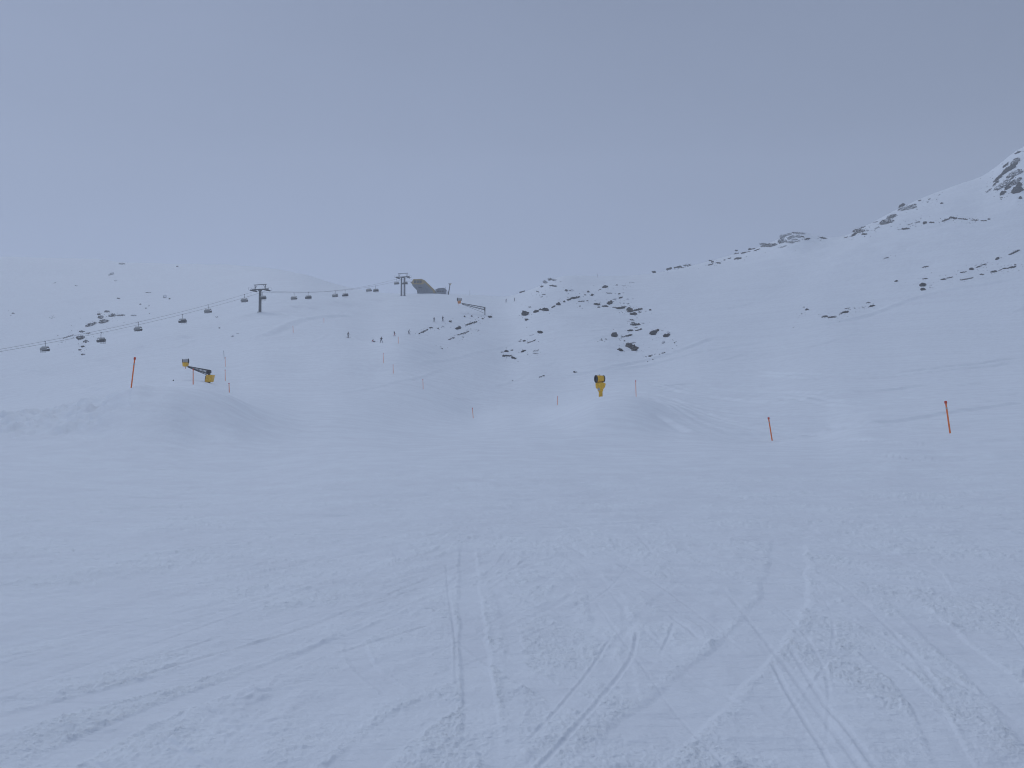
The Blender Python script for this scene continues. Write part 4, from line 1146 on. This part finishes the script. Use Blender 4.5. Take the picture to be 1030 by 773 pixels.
cluster('on skyline about the brown crag', 'rocks of the brown crag', [
 (865.8,232.6,9,5.4,-10,B,'largest brown jagged rock on the middle right skyline'),(861,236.6,5,2.4,35,B),(871.4,236,5,1.8,0,B),(852.5,239.2,4,1,15),(869.4,229,3,1.4),(871.8,228.2,2,1.2),(874,232.4,3,1.8,0,F_),(857.6,238,3,1.2,10,F_)], 300)
cluster('of stones under right skyline', 'stones under the right skyline', [
 (812.4,311.8,3.4,1.8,15),(809.6,309.4,1.6,1.2),(807.3,316,2,.7,0,F_),(830,319,5.6,1.8,8,B),(837.8,319.4,8,1.6,5,B),(851.3,314.5,6,2.2,12,B),(846.6,316,3,.9,20),(853,310.6,4.6,.8,12),
 (878,308.2,5.6,2,10),(874.4,304.7,4,.9,8),(869.4,310,3,.9,0,F_),(798.8,329.3,2.4,1,0,F_)], 150)
cluster('of upper rocks on right skyline', 'rocks of the upper right skyline', [
 (893.5,224,12,5,10,B,'broad brown scree patch, lower left of two on the upper right skyline'),(899,218.4,9,4,20,B),(884,229.6,5,1.2,25,F_),
 (915.5,209.4,16,4.6,8,F_,'broad snow dusted rock slab on the upper right skyline'),(909.6,207,6,2.4,30,B),(921.5,207,5,2.4,30,B),(927.6,202.2,3,1.6,10),(882.4,223.8,5,1,15,F_)], 300)
cluster('of stones right of skyline slab', 'stones right of the skyline slab', [
 (937.8,200.6,2.4,1.1),(935.6,203.8,1.6,1.1),(949.6,205,2.8,2.2),(944.6,201.2,1.4,1,0,F_),(947.6,196.4,2,.8,0,F_)], 300)
cluster('in the stony band below skyline slab', 'rocks of the high stony band', [
 (912.8,230.5,7.4,2,4),(906,231.2,4,1,0,F_),(932.5,224.6,3.8,3,20),(939.3,224.2,5,1.6,0,B),(917,226,6,1,15,F_),(925,224,5,1.4,15,F_),(954,221.6,8,1.6,20,B),(961.5,219.6,7,2,-8,B,'tan arched rock in the middle of the high stony band'),
 (971,220.6,9,1.3,-5,B),(983,221.8,7,1.1,0,B),(992,222.4,6,1.1,0,B),(997.4,220.8,2.6,1.8)], 250)
cluster('in the dark chain by right edge', 'rocks of the dark chain on the right', [
 (902.9,283.3,2.8,2.2),(929.8,287.2,5.6,3.4,10,'rock','dark boulder, upper one of the stacked pair on the right slope'),(929.6,291.6,4.4,3.2,0,'rock','dark boulder, lower one of the stacked pair on the right slope'),
 (932.5,268.8,6,1.2,12),(893,260,4.6,1.4,15,F_),(932,280.8,5,1,5),(950.5,281.4,5.4,1.4,8),(957,279.6,6,1.1,12),(970.8,274.2,6,1.1,10),(979,271.3,4.2,3),(986,268.8,5,1.2,20),(991.4,266.6,5,1,15),
 (1005.4,260.6,4,2.6,35),(1022.5,254.2,11,1.6,25,'rock','slanting dark streak touching the right edge, highest of the dark chain'),(938,289.5,4,.8,0,F_)], 150)
cluster('in the lower chain by right edge', 'rocks of the lower right chain', [
 (971,281.6,7,1.2,8,B),(977.6,280.4,6,1,12,B),(989.4,276.4,4,1.6,0,B),(1001.4,273.7,6,2.2,5),(1008,272,4,.9,20),(1014,270.4,6,1.3,5),(1020.4,269.3,6,1.8,8),(1023.6,266.8,2.4,1.2)], 150)
cluster('of the big crag at right edge', 'rocks of the crag at the right edge', [
 (1008,179,13,2.6,42,'rock','dark diagonal ledge, lower left end of the big right edge crag'),(1019,170,16,4.6,36,'rock','long dark diagonal ledge along the top of the right edge crag'),(1012,186.4,15,5,34,F_,'snow dusted slab in the middle of the right edge crag'),
 (1009.5,188.8,12,2,24),(1026,174.6,10,6,30,F_),(1026,183,11,3.4,38,B),(1019,185.4,12,1.8,40),(1012,194.6,6,3.6,35,'rock'),(1015.5,166.5,7,2,40),(1025,163,9,4.5,36,B),(1021,176,10,3.6,38,B),(1005.6,184,6,1.8,38,B),(1017,189.6,7,2.6,32,B),(1028.4,186.6,5,4,20,B),(1003.5,186.4,4,1,40),(1010.2,199.4,3,1.2),
 (1026.5,191.8,8,7,10,'rock','thick dark block at the foot of the right edge crag'),(1029.6,199.6,3,3),(997.6,192.2,6,1.4,40,F_),(1027.6,154,6,1.8,22,'rock','small dark rock above the right edge crag on the skyline'),(1023,178,12,1.6,42)], 300)

# loose stones too many and small to count, strewn round the outcrops
rs = np.random.RandomState(77)
mb = MB(); cnt = 0
for (px, py, w, h) in ALLROCK:
    if 255 < py < 362 and px > 410 or (py < 262 and px > 760) or (px < 130 and 310 < py < 360):
        for _ in range(rs.poisson(3.0 + .5 * w)):
            x = px + rs.normal() * (w * .7 + 2.2); y = py + rs.normal() * (h * .6 + 1.4)
            if not 5 < x < 1035: continue
            p = hit(x, y, 120); kk = p.y / FPX
            if p.y * slope_of(y) + EYE > p.z + 1.0: continue
            sz = rs.uniform(.2, .6) ** 1.2 * kk
            V = lump(rs, sz * rs.uniform(1, 2.2), sz, sz * .8, rs.uniform(-.4, .4), False) + np.array(p) - np.array([0, 0, sz * .15])
            mb.add(V.tolist(), ICF2); cnt += 1
st = mb.build('loose_stones', 'rock'); st['kind'] = 'stuff'; st['label'] = 'tiny loose dark stones strewn in the snow around the outcrops'; st['category'] = 'stones'
print('loose', cnt)
print('rocks', ROCKN, 'verts', NA * NY, NA, NY)
